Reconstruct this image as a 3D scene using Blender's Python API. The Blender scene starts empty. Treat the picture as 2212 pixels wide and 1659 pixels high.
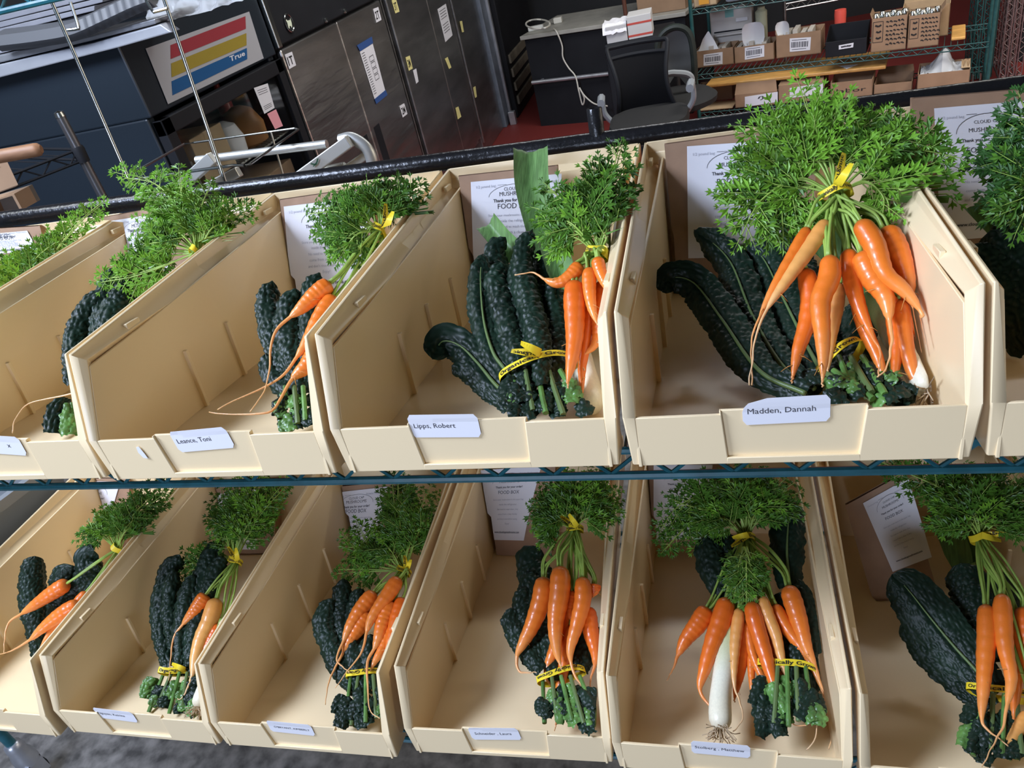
import bpy, bmesh, math, random
import numpy as np
from mathutils import Matrix, Vector, noise as mnoise

# ---------------------------------------------------------------- camera, world, light, exposure
S = bpy.context.scene
COL = S.collection
F = 1641.941
CR = np.array([0.0875, -0.5736, 0.3738])                       # camera in the rack's frame
RR = np.array([[0.96233616, 0.21547979, -0.16576358],
               [-0.05159204, -0.45390373, -0.88955588],
               [-0.26692202, 0.86460388, -0.42569093]])         # camera axes (right, down, forward) in the rack's frame
dc = np.array([654, 2521, F]); dc = dc / np.linalg.norm(dc)
dr = RR.T @ dc
def minrot(a, b):
    v = np.cross(a, b); c = a @ b
    K = np.array([[0, -v[2], v[1]], [v[2], 0, -v[0]], [-v[1], v[0], 0]])
    return np.eye(3) + K + K @ K / (1 + c)
Q = minrot(dr, np.array([0, 0, -1.0]))                          # the rack leans back a little: rack frame -> room frame
CW = Q @ CR
RW = RR @ Q.T
FLOOR = -1.3

cam = bpy.data.cameras.new('camera'); co = bpy.data.objects.new('camera', cam); COL.objects.link(co)
cam.sensor_fit = 'HORIZONTAL'; cam.sensor_width = 36; cam.lens = 36 * F / 2212; cam.clip_start = 0.02
m = Matrix.Identity(4)
for i in range(3):
    m[i][0] = RW[0][i]; m[i][1] = -RW[1][i]; m[i][2] = -RW[2][i]; m[i][3] = CW[i]
co.matrix_world = m
S.camera = co
S.cycles.max_bounces = 14; S.cycles.diffuse_bounces = 9; S.cycles.transmission_bounces = 8

S.view_settings.view_transform = 'Standard'; S.view_settings.look = 'None'
S.view_settings.gamma = 1; S.view_settings.use_curve_mapping = False
S.view_settings.exposure = -0.24
wd = bpy.data.worlds.new('world'); S.world = wd; wd.use_nodes = True
wd.node_tree.nodes['Background'].inputs[0].default_value = (0.88, 0.64, 0.44, 1)
wd.node_tree.nodes['Background'].inputs[1].default_value = 0.03

def area(name, loc, target, sx, sy, power, color):
    l = bpy.data.lights.new(name, 'AREA'); l.shape = 'RECTANGLE'; l.size = sx; l.size_y = sy
    l.energy = power; l.color = color
    o = bpy.data.objects.new(name, l); COL.objects.link(o)
    o.location = loc
    o.rotation_euler = (Vector(target) - Vector(loc)).to_track_quat('-Z', 'Y').to_euler()
    return o
area('window_and_fill_light', (-1.95, -.75, 2.0), (0.05, .2, -.1), .9, 0.8, 138, (0.83, 0.96, 1.27))
area('window_and_fill_light', (-.9, -3.3, .35), (0, .2, -.1), 1.8, 1.0, 72, (0.83, 0.96, 1.27))  # added soft frontal fill for the bin lips, no known window
area('ceiling_and_added_light', (-0.2, 3.6, 1.75), (-0.4, 4.0, -1), 2.2, 0.5, 58, (0.97, 0.98, 1.0))
area('ceiling_and_added_light', (1.6, 4.0, 1.75), (1.2, 4.9, -1), 1.5, 0.5, 66, (1.0, 0.97, 0.92))
area('ceiling_and_added_light', (-1.9, .55, 1.45), (-2.1, 1.9, -.2), 0.9, 0.5, 38, (0.90, 0.95, 1.0))
area('ceiling_and_added_light', (3.2, 2.6, 1.75), (4.6, 2.8, 0), 2.4, 0.8, 260, (1.0, 0.96, 0.9))  # unseen lamp added to brighten the wall that the freezers reflect

# ---------------------------------------------------------------- placing helpers
def _d(u, v): return np.array([u - 1106, v - 829.5, F])
def rackY(u, v, y):
    d = RR.T @ _d(u, v); return CR + d * (y - CR[1]) / d[1]
def wX(u, v, x):
    d = RW.T @ _d(u, v); return CW + d * (x - CW[0]) / d[0]
def wY(u, v, y):
    d = RW.T @ _d(u, v); return CW + d * (y - CW[1]) / d[1]
def wZ(u, v, z):
    d = RW.T @ _d(u, v); return CW + d * (z - CW[2]) / d[2]
def rdepth(P): return float((RR @ (np.array(P) - CR))[2])
TOCAM = lambda P: (CR - np.array(P)) / np.linalg.norm(CR - np.array(P))

PITCH = 0.2816
EX = [.000, -.0008, -.0045, .0055, .0012, .0015]; EY = [-.0152, -.0052, -.0035, .0132, .0107, .004]
ET = [-.002, -.001, .007, .028, -.006, -.004]
def bin_matrix(row, b):
    if row == 0: return Matrix.Translation(((b - 3.5) * PITCH, [0.002, 0, -.003, .001, 0, .002][b], 0)) @ Matrix.Rotation([.004, -.003, .005, 0, 0, .004][b], 4, 'Z')
    return Matrix.Translation(((b - 3.5) * .28259 - .07225 + EX[b], .05457 + EY[b], -.49581)) @ Matrix.Rotation(ET[b], 4, 'Z')
Q4 = Matrix([list(Q[0]) + [0], list(Q[1]) + [0], list(Q[2]) + [0], [0, 0, 0, 1]])

# ---------------------------------------------------------------- materials
MATS = {}
def mat(name, col, rough=.5, metal=0, spec=.5, bump=0, bscale=40, var=0, vscale=8, emit=0, trans=0, attr=None, coat=0, stretch=None, ior=1.45, alpha=1, sss=0, bdist=.002):
    if name in MATS: return MATS[name]
    M = bpy.data.materials.new(name); M.use_nodes = True; nt = M.node_tree; N = nt.nodes; L = nt.links
    p = N['Principled BSDF']
    p.inputs['Base Color'].default_value = (*col, 1); p.inputs['Roughness'].default_value = rough
    p.inputs['Metallic'].default_value = metal; p.inputs['Specular IOR Level'].default_value = spec
    p.inputs['Transmission Weight'].default_value = trans; p.inputs['IOR'].default_value = ior
    p.inputs['Coat Weight'].default_value = coat; p.inputs['Coat Roughness'].default_value = .12
    p.inputs['Alpha'].default_value = alpha
    if sss: p.inputs['Subsurface Weight'].default_value = sss; p.inputs['Subsurface Radius'].default_value = (.01, .005, .002); p.inputs['Subsurface Scale'].default_value = .3
    if emit: p.inputs['Emission Color'].default_value = (*col, 1); p.inputs['Emission Strength'].default_value = emit
    tc = N.new('ShaderNodeTexCoord'); src = tc.outputs['Object']
    if stretch:
        mp = N.new('ShaderNodeMapping'); mp.inputs['Scale'].default_value = stretch; L.new(src, mp.inputs['Vector']); src = mp.outputs[0]
    base = None
    if attr:
        at = N.new('ShaderNodeAttribute'); at.attribute_name = 'ramp'
        cr = N.new('ShaderNodeValToRGB'); els = cr.color_ramp.elements
        while len(els) < len(attr): els.new(.5)
        for e, (pos, c) in zip(els, attr): e.position = pos; e.color = (*c, 1)
        L.new(at.outputs['Fac'], cr.inputs[0]); base = cr.outputs[0]
    if var:
        n = N.new('ShaderNodeTexNoise'); n.inputs['Scale'].default_value = vscale; n.inputs['Detail'].default_value = 5; L.new(src, n.inputs['Vector'])
        r = N.new('ShaderNodeMapRange'); r.inputs[1].default_value = .3; r.inputs[2].default_value = .7; r.inputs[3].default_value = 1 - var; r.inputs[4].default_value = 1 + var; L.new(n.outputs[0], r.inputs[0])
        mx = N.new('ShaderNodeVectorMath'); mx.operation = 'MULTIPLY'
        if base: L.new(base, mx.inputs[0])
        else: mx.inputs[0].default_value = col
        L.new(r.outputs[0], mx.inputs[1]); base = mx.outputs[0]
    if base: L.new(base, p.inputs['Base Color'])
    if bump:
        n = N.new('ShaderNodeTexNoise'); n.inputs['Scale'].default_value = bscale; n.inputs['Detail'].default_value = 4; L.new(src, n.inputs['Vector'])
        b = N.new('ShaderNodeBump'); b.inputs['Strength'].default_value = bump; b.inputs['Distance'].default_value = bdist; L.new(n.outputs[0], b.inputs['Height']); L.new(b.outputs[0], p.inputs['Normal'])
    MATS[name] = M
    return M
ivory = mat('ivory_plastic', (.86, .685, .415), .28, spec=.5, bump=.02, bscale=300)
kraft = mat('kraft_paper', (.36, .225, .14), .75, var=.10, vscale=30, bump=.25, bscale=60)
white_paper = mat('white_paper', (.78, .77, .80), .7, bump=.1, bscale=25)
sticker = mat('white_sticker', (.82, .81, .83), .5)
ink = mat('grey_ink', (.05, .05, .06), .6)
faint_ink = mat('faint_grey_ink', (.42, .42, .47), .6)
black_ink = mat('black_ink', (.015, .015, .015), .6)
teal = mat('teal_epoxy', (.020, .12, .15), .28, spec=.6, var=.2, vscale=60)
black_paint = mat('glossy_black_paint', (.012, .012, .013), .25, bump=.5, bscale=120)
carrot_m = [mat('carrot_orange', (.8, .2, .02), .38, attr=[(0, (0.577, 0.146, 0.026)), (.06, (0.772, 0.172, 0.015)), (.5, (0.800, 0.202, 0.022)), (.8, (0.800, 0.310, 0.077)), (1, (0.744, 0.447, 0.206))], bump=.25, bscale=110, var=.10, vscale=35, sss=.12, spec=.5, coat=.25),
            mat('carrot_deep_orange', (.8, .2, .02), .36, attr=[(0, (0.465, 0.112, 0.017)), (.06, (0.744, 0.133, 0.010)), (.6, (0.744, 0.159, 0.015)), (.85, (0.744, 0.241, 0.052)), (1, (0.698, 0.387, 0.172))], bump=.25, bscale=110, var=.10, vscale=35, sss=.12, coat=.25),
            mat('carrot_yellow_orange', (.8, .4, .1), .4, attr=[(0, (0.558, 0.241, 0.052)), (.06, (0.800, 0.344, 0.077)), (.6, (0.809, 0.396, 0.112)), (.85, (0.800, 0.473, 0.206)), (1, (0.763, 0.533, 0.310))], bump=.25, bscale=110, var=.10, vscale=35, sss=.12, coat=.2)]
stem_m = mat('carrot_stem_green', (.30, .44, .08), .4, var=.25, vscale=40)
frond_m = [mat('carrot_leaf_green', (.075, .185, .020), .42, var=.35, vscale=30, spec=.4), mat('carrot_leaf_bright_green', (.16, .34, .03), .42, var=.3, vscale=30, spec=.4), mat('carrot_leaf_dark_green', (.04, .115, .022), .42, var=.3, vscale=30, spec=.4)]
for fm in frond_m:
    fm.node_tree.nodes['Principled BSDF'].inputs['Transmission Weight'].default_value = 0
kale_m = mat('kale_leaf', (.0085, .022, .0125), .42, var=.35, vscale=25, bump=.10, bscale=150, spec=.30)
kale_b = mat('kale_pale_leaf', (.10, .22, .05), .35, var=.5, vscale=40, bump=.4, bscale=120)
kale_rib = mat('kale_midrib', (.11, .17, .055), .4)
leek_w = mat('leek_shaft', (.8, .8, .6), .32, attr=[(0, (.80, .74, .55)), (.35, (.82, .80, .62)), (.7, (.60, .66, .28)), (1, (.20, .34, .08))], var=.06, stretch=(60, 60, 3))
leek_g = mat('leek_leaf', (.13, .25, .075), .42, var=.30, vscale=2.2, stretch=(150, 20, 4), bump=.3, bscale=3)
root_m = mat('root_hair', (.50, .38, .24), .8)
tie_m = mat('yellow_tie', (.86, .66, .03), .45)
steel = mat('brushed_steel', (.60, .59, .57), .34, 1, var=.25, vscale=1.6, stretch=(1, 1, 6), bump=.35, bscale=3.0, bdist=.02)
dark_steel = mat('dark_steel', (.42, .42, .42), .38, 1, var=.25, vscale=2, stretch=(1, 1, 5), bump=.3, bscale=3, bdist=.02)
chrome = mat('chrome_wire', (.55, .57, .55), .22, 1)
dull_black = mat('dull_black', (.012, .013, .016), .6, spec=.25, var=.2, vscale=4)
navy_black = mat('blue_black_enamel', (.014, .021, .030), .38)
cardboard = mat('cardboard', (.30, .19, .115), .8, var=.08, vscale=14)
card_light = mat('pale_cardboard', (.45, .32, .19), .8, var=.08, vscale=14)
wood = mat('honey_wood', (.62, .34, .10), .42, var=.2, vscale=3, stretch=(3, 14, 14))
wood_brown = mat('brown_wood', (.28, .14, .07), .5, var=.2, vscale=4, stretch=(3, 20, 20))
aluminium = mat('painted_aluminium', (.66, .67, .64), .35, .6)
galv = mat('galvanised_metal', (.52, .54, .58), .32, .75, var=.15, vscale=12)
green_epoxy = mat('dark_green_epoxy', (.015, .07, .07), .35, var=.25, vscale=40)
glass = mat('cooler_glass', (.9, .95, .95), .04, trans=1, ior=1.3)
film = mat('clear_plastic_film', (.85, .87, .90), .12, trans=.55, ior=1.2, spec=.8)
fabric_black = mat('black_upholstery', (.012, .012, .012), .85, bump=.4, bscale=300)
grey_plastic = mat('grey_plastic', (.26, .28, .295), .4)
slate = mat('slate_grey_plastic', (.26, .30, .35), .5)
label_w = mat('label_white', (.70, .71, .76), .6)
yellow_note = mat('yellow_note', (.72, .66, .28), .7)
pink_note = mat('pink_note', (.75, .33, .38), .7)
blue_tape = mat('blue_tape', (.03, .08, .25), .6)
red_m = mat('sign_red', (.32, .042, .055), .35)
yel_m = mat('sign_yellow', (.34, .26, .04), .35)
blu_m = mat('sign_blue', (.016, .10, .27), .35)
sign_w = mat('sign_white', (.42, .43, .46), .35)
card_grey = mat('grey_board', (.20, .205, .235), .6, var=.1, vscale=10)
desk_top = mat('grey_laminate', (.36, .35, .31), .5, var=.1, vscale=12)
cream_cable = mat('cream_cable', (.62, .60, .53), .5)
red_plastic = mat('red_plastic', (.75, .10, .07), .4)

# ---------------------------------------------------------------- geometry
class G:
    def __init__(s): s.v = []; s.f = []; s.a = []
    def add(s, vs, fs, ramp=None):
        o = len(s.v); s.v += [tuple(map(float, p)) for p in vs]; s.f += [tuple(i + o for i in f) for f in fs]
        s.a += list(ramp) if ramp is not None else [0.0] * len(vs); return s
    def box(s, lo, hi, M=None):
        vs = [(x, y, z) for x in (lo[0], hi[0]) for y in (lo[1], hi[1]) for z in (lo[2], hi[2])]
        if M is not None: vs = [tuple(M @ Vector(p)) for p in vs]
        return s.add(vs, [(0, 1, 3, 2), (4, 6, 7, 5), (0, 4, 5, 1), (2, 3, 7, 6), (0, 2, 6, 4), (1, 5, 7, 3)])
    def hexa(s, lo4, hi4):                                        # two quads
        return s.add(list(lo4) + list(hi4), [(3, 2, 1, 0), (4, 5, 6, 7), (0, 1, 5, 4), (1, 2, 6, 5), (2, 3, 7, 6), (3, 0, 4, 7)])
    def prism(s, poly, ax, a, b):                                 # polygon extruded along axis ax
        n = len(poly)
        def P(q, t):
            l = list(q); l.insert(ax, t); return tuple(l)
        vs = [P(q, a) for q in poly] + [P(q, b) for q in poly]
        return s.add(vs, [tuple(range(n))[::-1], tuple(range(n, 2 * n))] + [(i, (i + 1) % n, n + (i + 1) % n, n + i) for i in range(n)])
    def tube(s, path, rad, n=8, ramp=None, cap=True, squash=None):
        P = [np.array(p, float) for p in path]; k = len(P)
        if not hasattr(rad, '__len__'): rad = [rad] * k
        T = [P[min(i + 1, k - 1)] - P[max(i - 1, 0)] for i in range(k)]
        T = [t / (np.linalg.norm(t) + 1e-12) for t in T]
        up = np.array([0, 0, 1.0]) if abs(T[0][2]) < .9 else np.array([1.0, 0, 0])
        u = np.cross(T[0], up); u /= np.linalg.norm(u)
        vs = []; rr = []
        for i in range(k):
            u = u - T[i] * (u @ T[i]); u /= np.linalg.norm(u) + 1e-12; w = np.cross(T[i], u)
            for j in range(n):
                a = 2 * math.pi * j / n
                vs.append(P[i] + rad[i] * (math.cos(a) * u + math.sin(a) * w)); rr.append(ramp[i] if ramp is not None else 0)
        fs = [(i * n + j, i * n + (j + 1) % n, (i + 1) * n + (j + 1) % n, (i + 1) * n + j) for i in range(k - 1) for j in range(n)]
        if cap: fs += [tuple(range(n))[::-1], tuple((k - 1) * n + j for j in range(n))]
        return s.add(vs, fs, rr)
    def grid(s, pts, ramp=None):                                  # pts[i][j]
        ni, nj = len(pts), len(pts[0])
        return s.add([p for r in pts for p in r], [(i * nj + j, i * nj + j + 1, (i + 1) * nj + j + 1, (i + 1) * nj + j) for i in range(ni - 1) for j in range(nj - 1)], ramp)
    def slab(s, pts, t):                                          # grid with thickness along vector t
        t = np.array(t, float); ni, nj = len(pts), len(pts[0])
        A = [np.array(p, float) for r in pts for p in r]; o = len(A)
        vs = A + [p + t for p in A]; fs = []
        for i in range(ni - 1):
            for j in range(nj - 1):
                q = (i * nj + j, i * nj + j + 1, (i + 1) * nj + j + 1, (i + 1) * nj + j)
                fs.append(q); fs.append(tuple(o + x for x in q[::-1]))
        def side(a, b): fs.append((a, a + o, b + o, b))
        for j in range(nj - 1): side(j + 1, j); side((ni - 1) * nj + j, (ni - 1) * nj + j + 1)
        for i in range(ni - 1): side(i * nj, (i + 1) * nj); side((i + 1) * nj + nj - 1, i * nj + nj - 1)
        return s.add(vs, fs)
    def lathe(s, prof, c, n=20, axis=2):
        vs = []
        for r, h in prof:
            for j in range(n):
                a = 2 * math.pi * j / n; p = [r * math.cos(a), r * math.sin(a)]; p.insert(axis, h)
                vs.append((c[0] + p[0], c[1] + p[1], c[2] + p[2]))
        k = len(prof)
        return s.add(vs, [(i * n + j, i * n + (j + 1) % n, (i + 1) * n + (j + 1) % n, (i + 1) * n + j) for i in range(k - 1) for j in range(n)] + [tuple(range(n))[::-1], tuple((k - 1) * n + j for j in range(n))])

def spline(P, n):
    P = [np.array(p, float) for p in P]
    if len(P) == 2: return [P[0] + (P[1] - P[0]) * i / (n - 1) for i in range(n)]
    L = [0]
    for a, b in zip(P, P[1:]): L.append(L[-1] + np.linalg.norm(b - a) + 1e-9)
    E = [2 * P[0] - P[1]] + P + [2 * P[-1] - P[-2]]; out = []
    for q in range(n):
        d = L[-1] * q / (n - 1); i = 0
        while i < len(P) - 2 and d > L[i + 1]: i += 1
        t = (d - L[i]) / (L[i + 1] - L[i]); a, b, c, e = E[i:i + 4]
        out.append(.5 * (2 * b + (c - a) * t + (2 * a - 5 * b + 4 * c - e) * t * t + (3 * b - a - 3 * c + e) * t ** 3))
    return out

ROOT = {}
NEAR = .165
CLAMP = None                                                     # (row, bin) while the contents of a bin are built: nothing passes through its walls
def keep_inside(V):
    V = np.array(V, float); Mi = bin_matrix(*CLAMP).inverted(); A3 = np.array([list(r)[:3] for r in Mi][:3]); b3 = np.array([Mi[i][3] for i in range(3)])
    L = V @ A3.T + b3; x, y, z = L[:, 0], L[:, 1], L[:, 2]
    zr = np.where(y < YS, H0 + (H1 - H0) * np.clip(y, 0, 1) / YS, H1 + (HB - H1) * (y - YS) / (DB - YS))
    near = (np.abs(x) < NEAR) & (y > -.02) & (y < DB + .05)
    z[:] = np.where(near & (z < .0058), .0058, z)
    lim = np.where(z < .084, .1190 - .0295 * y, .1260 - .0295 * y + .002 * z / .18 - .002); low = near & (z < zr + .0015)
    x[:] = np.where(low & (np.abs(x) > lim), np.sign(x) * lim, x)
    y[:] = np.where(near & (z < HB + .002) & (y > DB - .0165), DB - .0165, y)
    y[:] = np.where(near & (z < H0 + .004) & (y < .0128), .0128, y)
    M = bin_matrix(*CLAMP); A3 = np.array([list(r)[:3] for r in M][:3]); b3 = np.array([M[i][3] for i in range(3)])
    return [tuple(p) for p in L @ A3.T + b3]
FR = {'W': Matrix.Identity(4), 'R': Q4}
for _r in (0, 1):
    for _b in range(6): FR['bin%d%d' % (_r, _b)] = Q4 @ bin_matrix(_r, _b)
def _link(o, parent, frame, origin):
    COL.objects.link(o)
    if parent is not None:
        o.parent = parent
    else:
        o.matrix_world = FR[frame] @ Matrix.Translation(origin)
def tag(o, label=None, cat=None, group=None, kind=None):
    if label: o['label'] = label
    if cat: o['category'] = cat
    if group: o['group'] = group
    if kind: o['kind'] = kind
    return o
def thing(name, label, cat, loc, frame='W', group=None):
    o = bpy.data.objects.new(name, None); o.empty_display_size = .05
    loc = tuple(map(float, loc)); _link(o, None, frame, loc); ROOT[o.name] = (frame, loc)
    return tag(o, label, cat, group)
def to_mesh(name, g, m, origin=(0, 0, 0)):
    me = bpy.data.meshes.new(name); ox, oy, oz = origin
    me.from_pydata([(x - ox, y - oy, z - oz) for x, y, z in g.v], [], g.f)
    if any(g.a):
        at = me.attributes.new('ramp', 'FLOAT', 'POINT'); at.data.foreach_set('value', g.a)
    me.materials.append(m); me.update()
    return me
def fix(me):
    bm = bmesh.new(); bm.from_mesh(me); bmesh.ops.recalc_face_normals(bm, faces=bm.faces); bm.to_mesh(me); bm.free()
def obj(name, g, m, parent=None, frame='W', origin=None, smooth=None, bevel=0, label=None, cat=None, group=None, kind=None, norm=True):
    """geometry in frame coordinates; a child takes its root's frame and origin"""
    if parent is not None: frame, origin = ROOT[parent.name]
    if CLAMP is not None and frame == 'R' and g.v: g.v = keep_inside(g.v)
    if parent is None and origin is None:
        A = np.array(g.v); c = (A.min(0) + A.max(0)) / 2; c[2] = A[:, 2].min(); origin = tuple(map(float, c))
    me = to_mesh(name, g, m, origin)
    if norm: fix(me)
    if smooth:
        for p in me.polygons: p.use_smooth = True
        if smooth != True: me.set_sharp_from_angle(angle=math.radians(smooth))
    o = bpy.data.objects.new(name, me); _link(o, parent, frame, origin); ROOT[o.name] = (frame, origin)
    if bevel:
        b = o.modifiers.new('bevel', 'BEVEL'); b.width = bevel; b.segments = 2; b.limit_method = 'ANGLE'; b.angle_limit = math.radians(35); b.harden_normals = False
    return tag(o, label, cat, group, kind)
def struct(name, g, m, **k): return obj(name, g, m, kind='structure', **k)

# lettering: built-in font turned into flat mesh, cached, then mapped onto a surface
TXT = {}
def text_mesh(s, bold=False):
    key = (s, bold)
    if key not in TXT:
        c = bpy.data.curves.new('t', 'FONT'); c.body = s; c.size = 1; c.resolution_u = 2
        if bold: c.offset = .02
        o = bpy.data.objects.new('t', c); COL.objects.link(o)
        dg = bpy.context.evaluated_depsgraph_get(); me = bpy.data.meshes.new_from_object(o.evaluated_get(dg))
        vs = [tuple(v.co) for v in me.vertices]; fs = [tuple(p.vertices) for p in me.polygons]
        bpy.data.objects.remove(o); bpy.data.curves.remove(c); bpy.data.meshes.remove(me)
        if vs:
            x0 = min(v[0] for v in vs); x1 = max(v[0] for v in vs)
            vs = [((v[0] - x0) / (x1 - x0), v[1]) for v in vs]
            TXT[key] = (vs, fs, x1 - x0)
        else: TXT[key] = ([], [], 1)
    return TXT[key]
def letter(g, s, fn, x0, y0, w=None, h=None, bold=False, align='l'):
    """put text s in surface coordinates: starts at (x0,y0), fn(x,y)->point; h = font size in surface units, w = full width"""
    vs, fs, asp = text_mesh(s, bold)
    if h is None: h = w / asp
    if w is None: w = h * asp
    if align == 'c': x0 -= w / 2
    if align == 'r': x0 -= w
    g.add([fn(x0 + x * w, y0 + y * h) for x, y in vs], fs)
def stroke(g, pts, fn, w):                                       # drawn line on a surface
    for (a, b) in zip(pts, pts[1:]):
        a = np.array(a, float); b = np.array(b, float); t = b - a; n = np.array([-t[1], t[0]]) / (np.linalg.norm(t) + 1e-9) * w / 2
        g.add([fn(*(a + n)), fn(*(a - n)), fn(*(b - n)), fn(*(b + n))], [(0, 1, 2, 3)])
def quad_fn(TL, TR, BR, BL, off=0, wave=None):
    TL, TR, BR, BL = [np.array(p, float) for p in (TL, TR, BR, BL)]
    n = np.cross(TR - TL, BL - TL); n /= np.linalg.norm(n)
    def fn(x, y):                                                 # x 0..1 left-right, y 0..1 bottom-top
        p = (TL * (1 - x) + TR * x) * y + (BL * (1 - x) + BR * x) * (1 - y)
        return p - n * (off + (wave(x, y) if wave else 0))
    return fn, n

# ---------------------------------------------------------------- the room
g = G(); g.box((-6, -4, FLOOR - .05), (7, 9.5, FLOOR))
floor_m = mat('floor_paint', (.125, .118, .110), .6, var=.62, vscale=26, bump=.35, bscale=60)
nt = floor_m.node_tree; N = nt.nodes; L = nt.links
p = N['Principled BSDF']; old = p.inputs['Base Color'].links[0].from_socket
tc = N.new('ShaderNodeTexCoord'); sx = N.new('ShaderNodeSeparateXYZ'); L.new(tc.outputs['Object'], sx.inputs[0])
st = N.new('ShaderNodeMath'); st.operation = 'GREATER_THAN'; st.inputs[1].default_value = 2.6 - 2.75; L.new(sx.outputs[1], st.inputs[0])
mx = N.new('ShaderNodeMixRGB'); mx.inputs[2].default_value = (.17, .022, .019, 1); L.new(st.outputs[0], mx.inputs[0]); L.new(old, mx.inputs[1]); L.new(mx.outputs[0], p.inputs['Base Color'])
struct('floor', g, floor_m, origin=(0.5, 2.75, FLOOR - .05))
wall_m = mat('black_wall', (.012, .013, .015), .6, var=.2, vscale=3)
struct('wall_back', G().box((-6, 8.2, FLOOR), (7, 8.35, 2.2)), wall_m)
struct('wall_right_reflector', G().box((4.6, -1.0, FLOOR), (4.7, 8.2, 2.2)), mat('pale_tan_wall', (.50, .46, .40), .8))  # unseen pale wall added so the steel doors have something to reflect
struct('wall_left', G().box((-3.2, -1.0, FLOOR), (-3.1, 8.2, 2.2)), mat('dim_grey_wall', (.05, .052, .056), .7))

# ---------------------------------------------------------------- the rack: wire shelves and pipe rail (rack frame)
X0, X1 = -1.62, 1.35
def wire_shelf(parent, zt, yf, yb_):
    g = G(); r = .0033
    for y in (yf, yb_):
        g.tube([(X0, y, zt - .006), (X1, y, zt - .006)], r + .0006, 8); g.tube([(X0, y, zt - .034), (X1, y, zt - .034)], r + .0012, 8)
        n = int((X1 - X0) / .0285); pts = [(X0 + (X1 - X0) * i / n, y, zt - (.008 if i % 2 else .032)) for i in range(n + 1)]
        g.tube(pts, .0026, 6)
    for x in (X0, X1): g.tube([(x, yf, zt - .006), (x, yb_, zt - .006)], r, 8); g.tube([(x, yf, zt - .034), (x, yb_, zt - .034)], r, 8)
    obj('shelf_edge', g, teal, parent, smooth=40)
    g = G(); k = int((X1 - X0) / .026)
    for i in range(1, k): x = X0 + (X1 - X0) * i / k; g.tube([(x, yf, zt - .003), (x, yb_, zt - .003)], .0016, 5)
    for y in (yf + (yb_ - yf) / 3, yf + 2 * (yb_ - yf) / 3): g.tube([(X0, y, zt - .009), (X1, y, zt - .009)], .0028, 6)
    obj('shelf_wires', g, teal, parent, smooth=40)
rack = thing('wire_shelving_rack', 'teal wire shelving rack in the foreground holding the two rows of cream bins', 'shelving rack', (0, .25, -.75), 'R')
wire_shelf(rack, -.0015, .045, .512)
wire_shelf(rack, -.4975, .115, .56)
wire_shelf(rack, .548, .0, .512)
for x in (X0, X1):
    for y in (.075, .535):
        obj('post', G().tube([(x, y, -.78), (x, y, .75)], .0127, 14), teal, rack, smooth=40)
pr = thing('pipe_rail', 'glossy black pipe rail with upright stub running behind the upper row of bins', 'rail', (0, .532, .185), 'R')
A = rackY(0, 474, .530); B = rackY(2000, 214, .530)
dirn = (B - A) / np.linalg.norm(B - A); A = A - dirn * .45; B = B + dirn * .9
obj('pipe', G().tube([A, B], .0135, 18), black_paint, pr, smooth=40)
c0 = rackY(1290, 292, .530); c1 = rackY(1283, 233, .530)
g = G(); g.lathe([(.0108, c0[2] - .004), (.0108, c1[2] - .001), (.0100, c1[2]), (.0078, c1[2]), (.0078, c1[2] - .03)], (c0[0], c0[1], 0), 18)
obj('pipe_stub', g, black_paint, pr, smooth=40)

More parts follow.
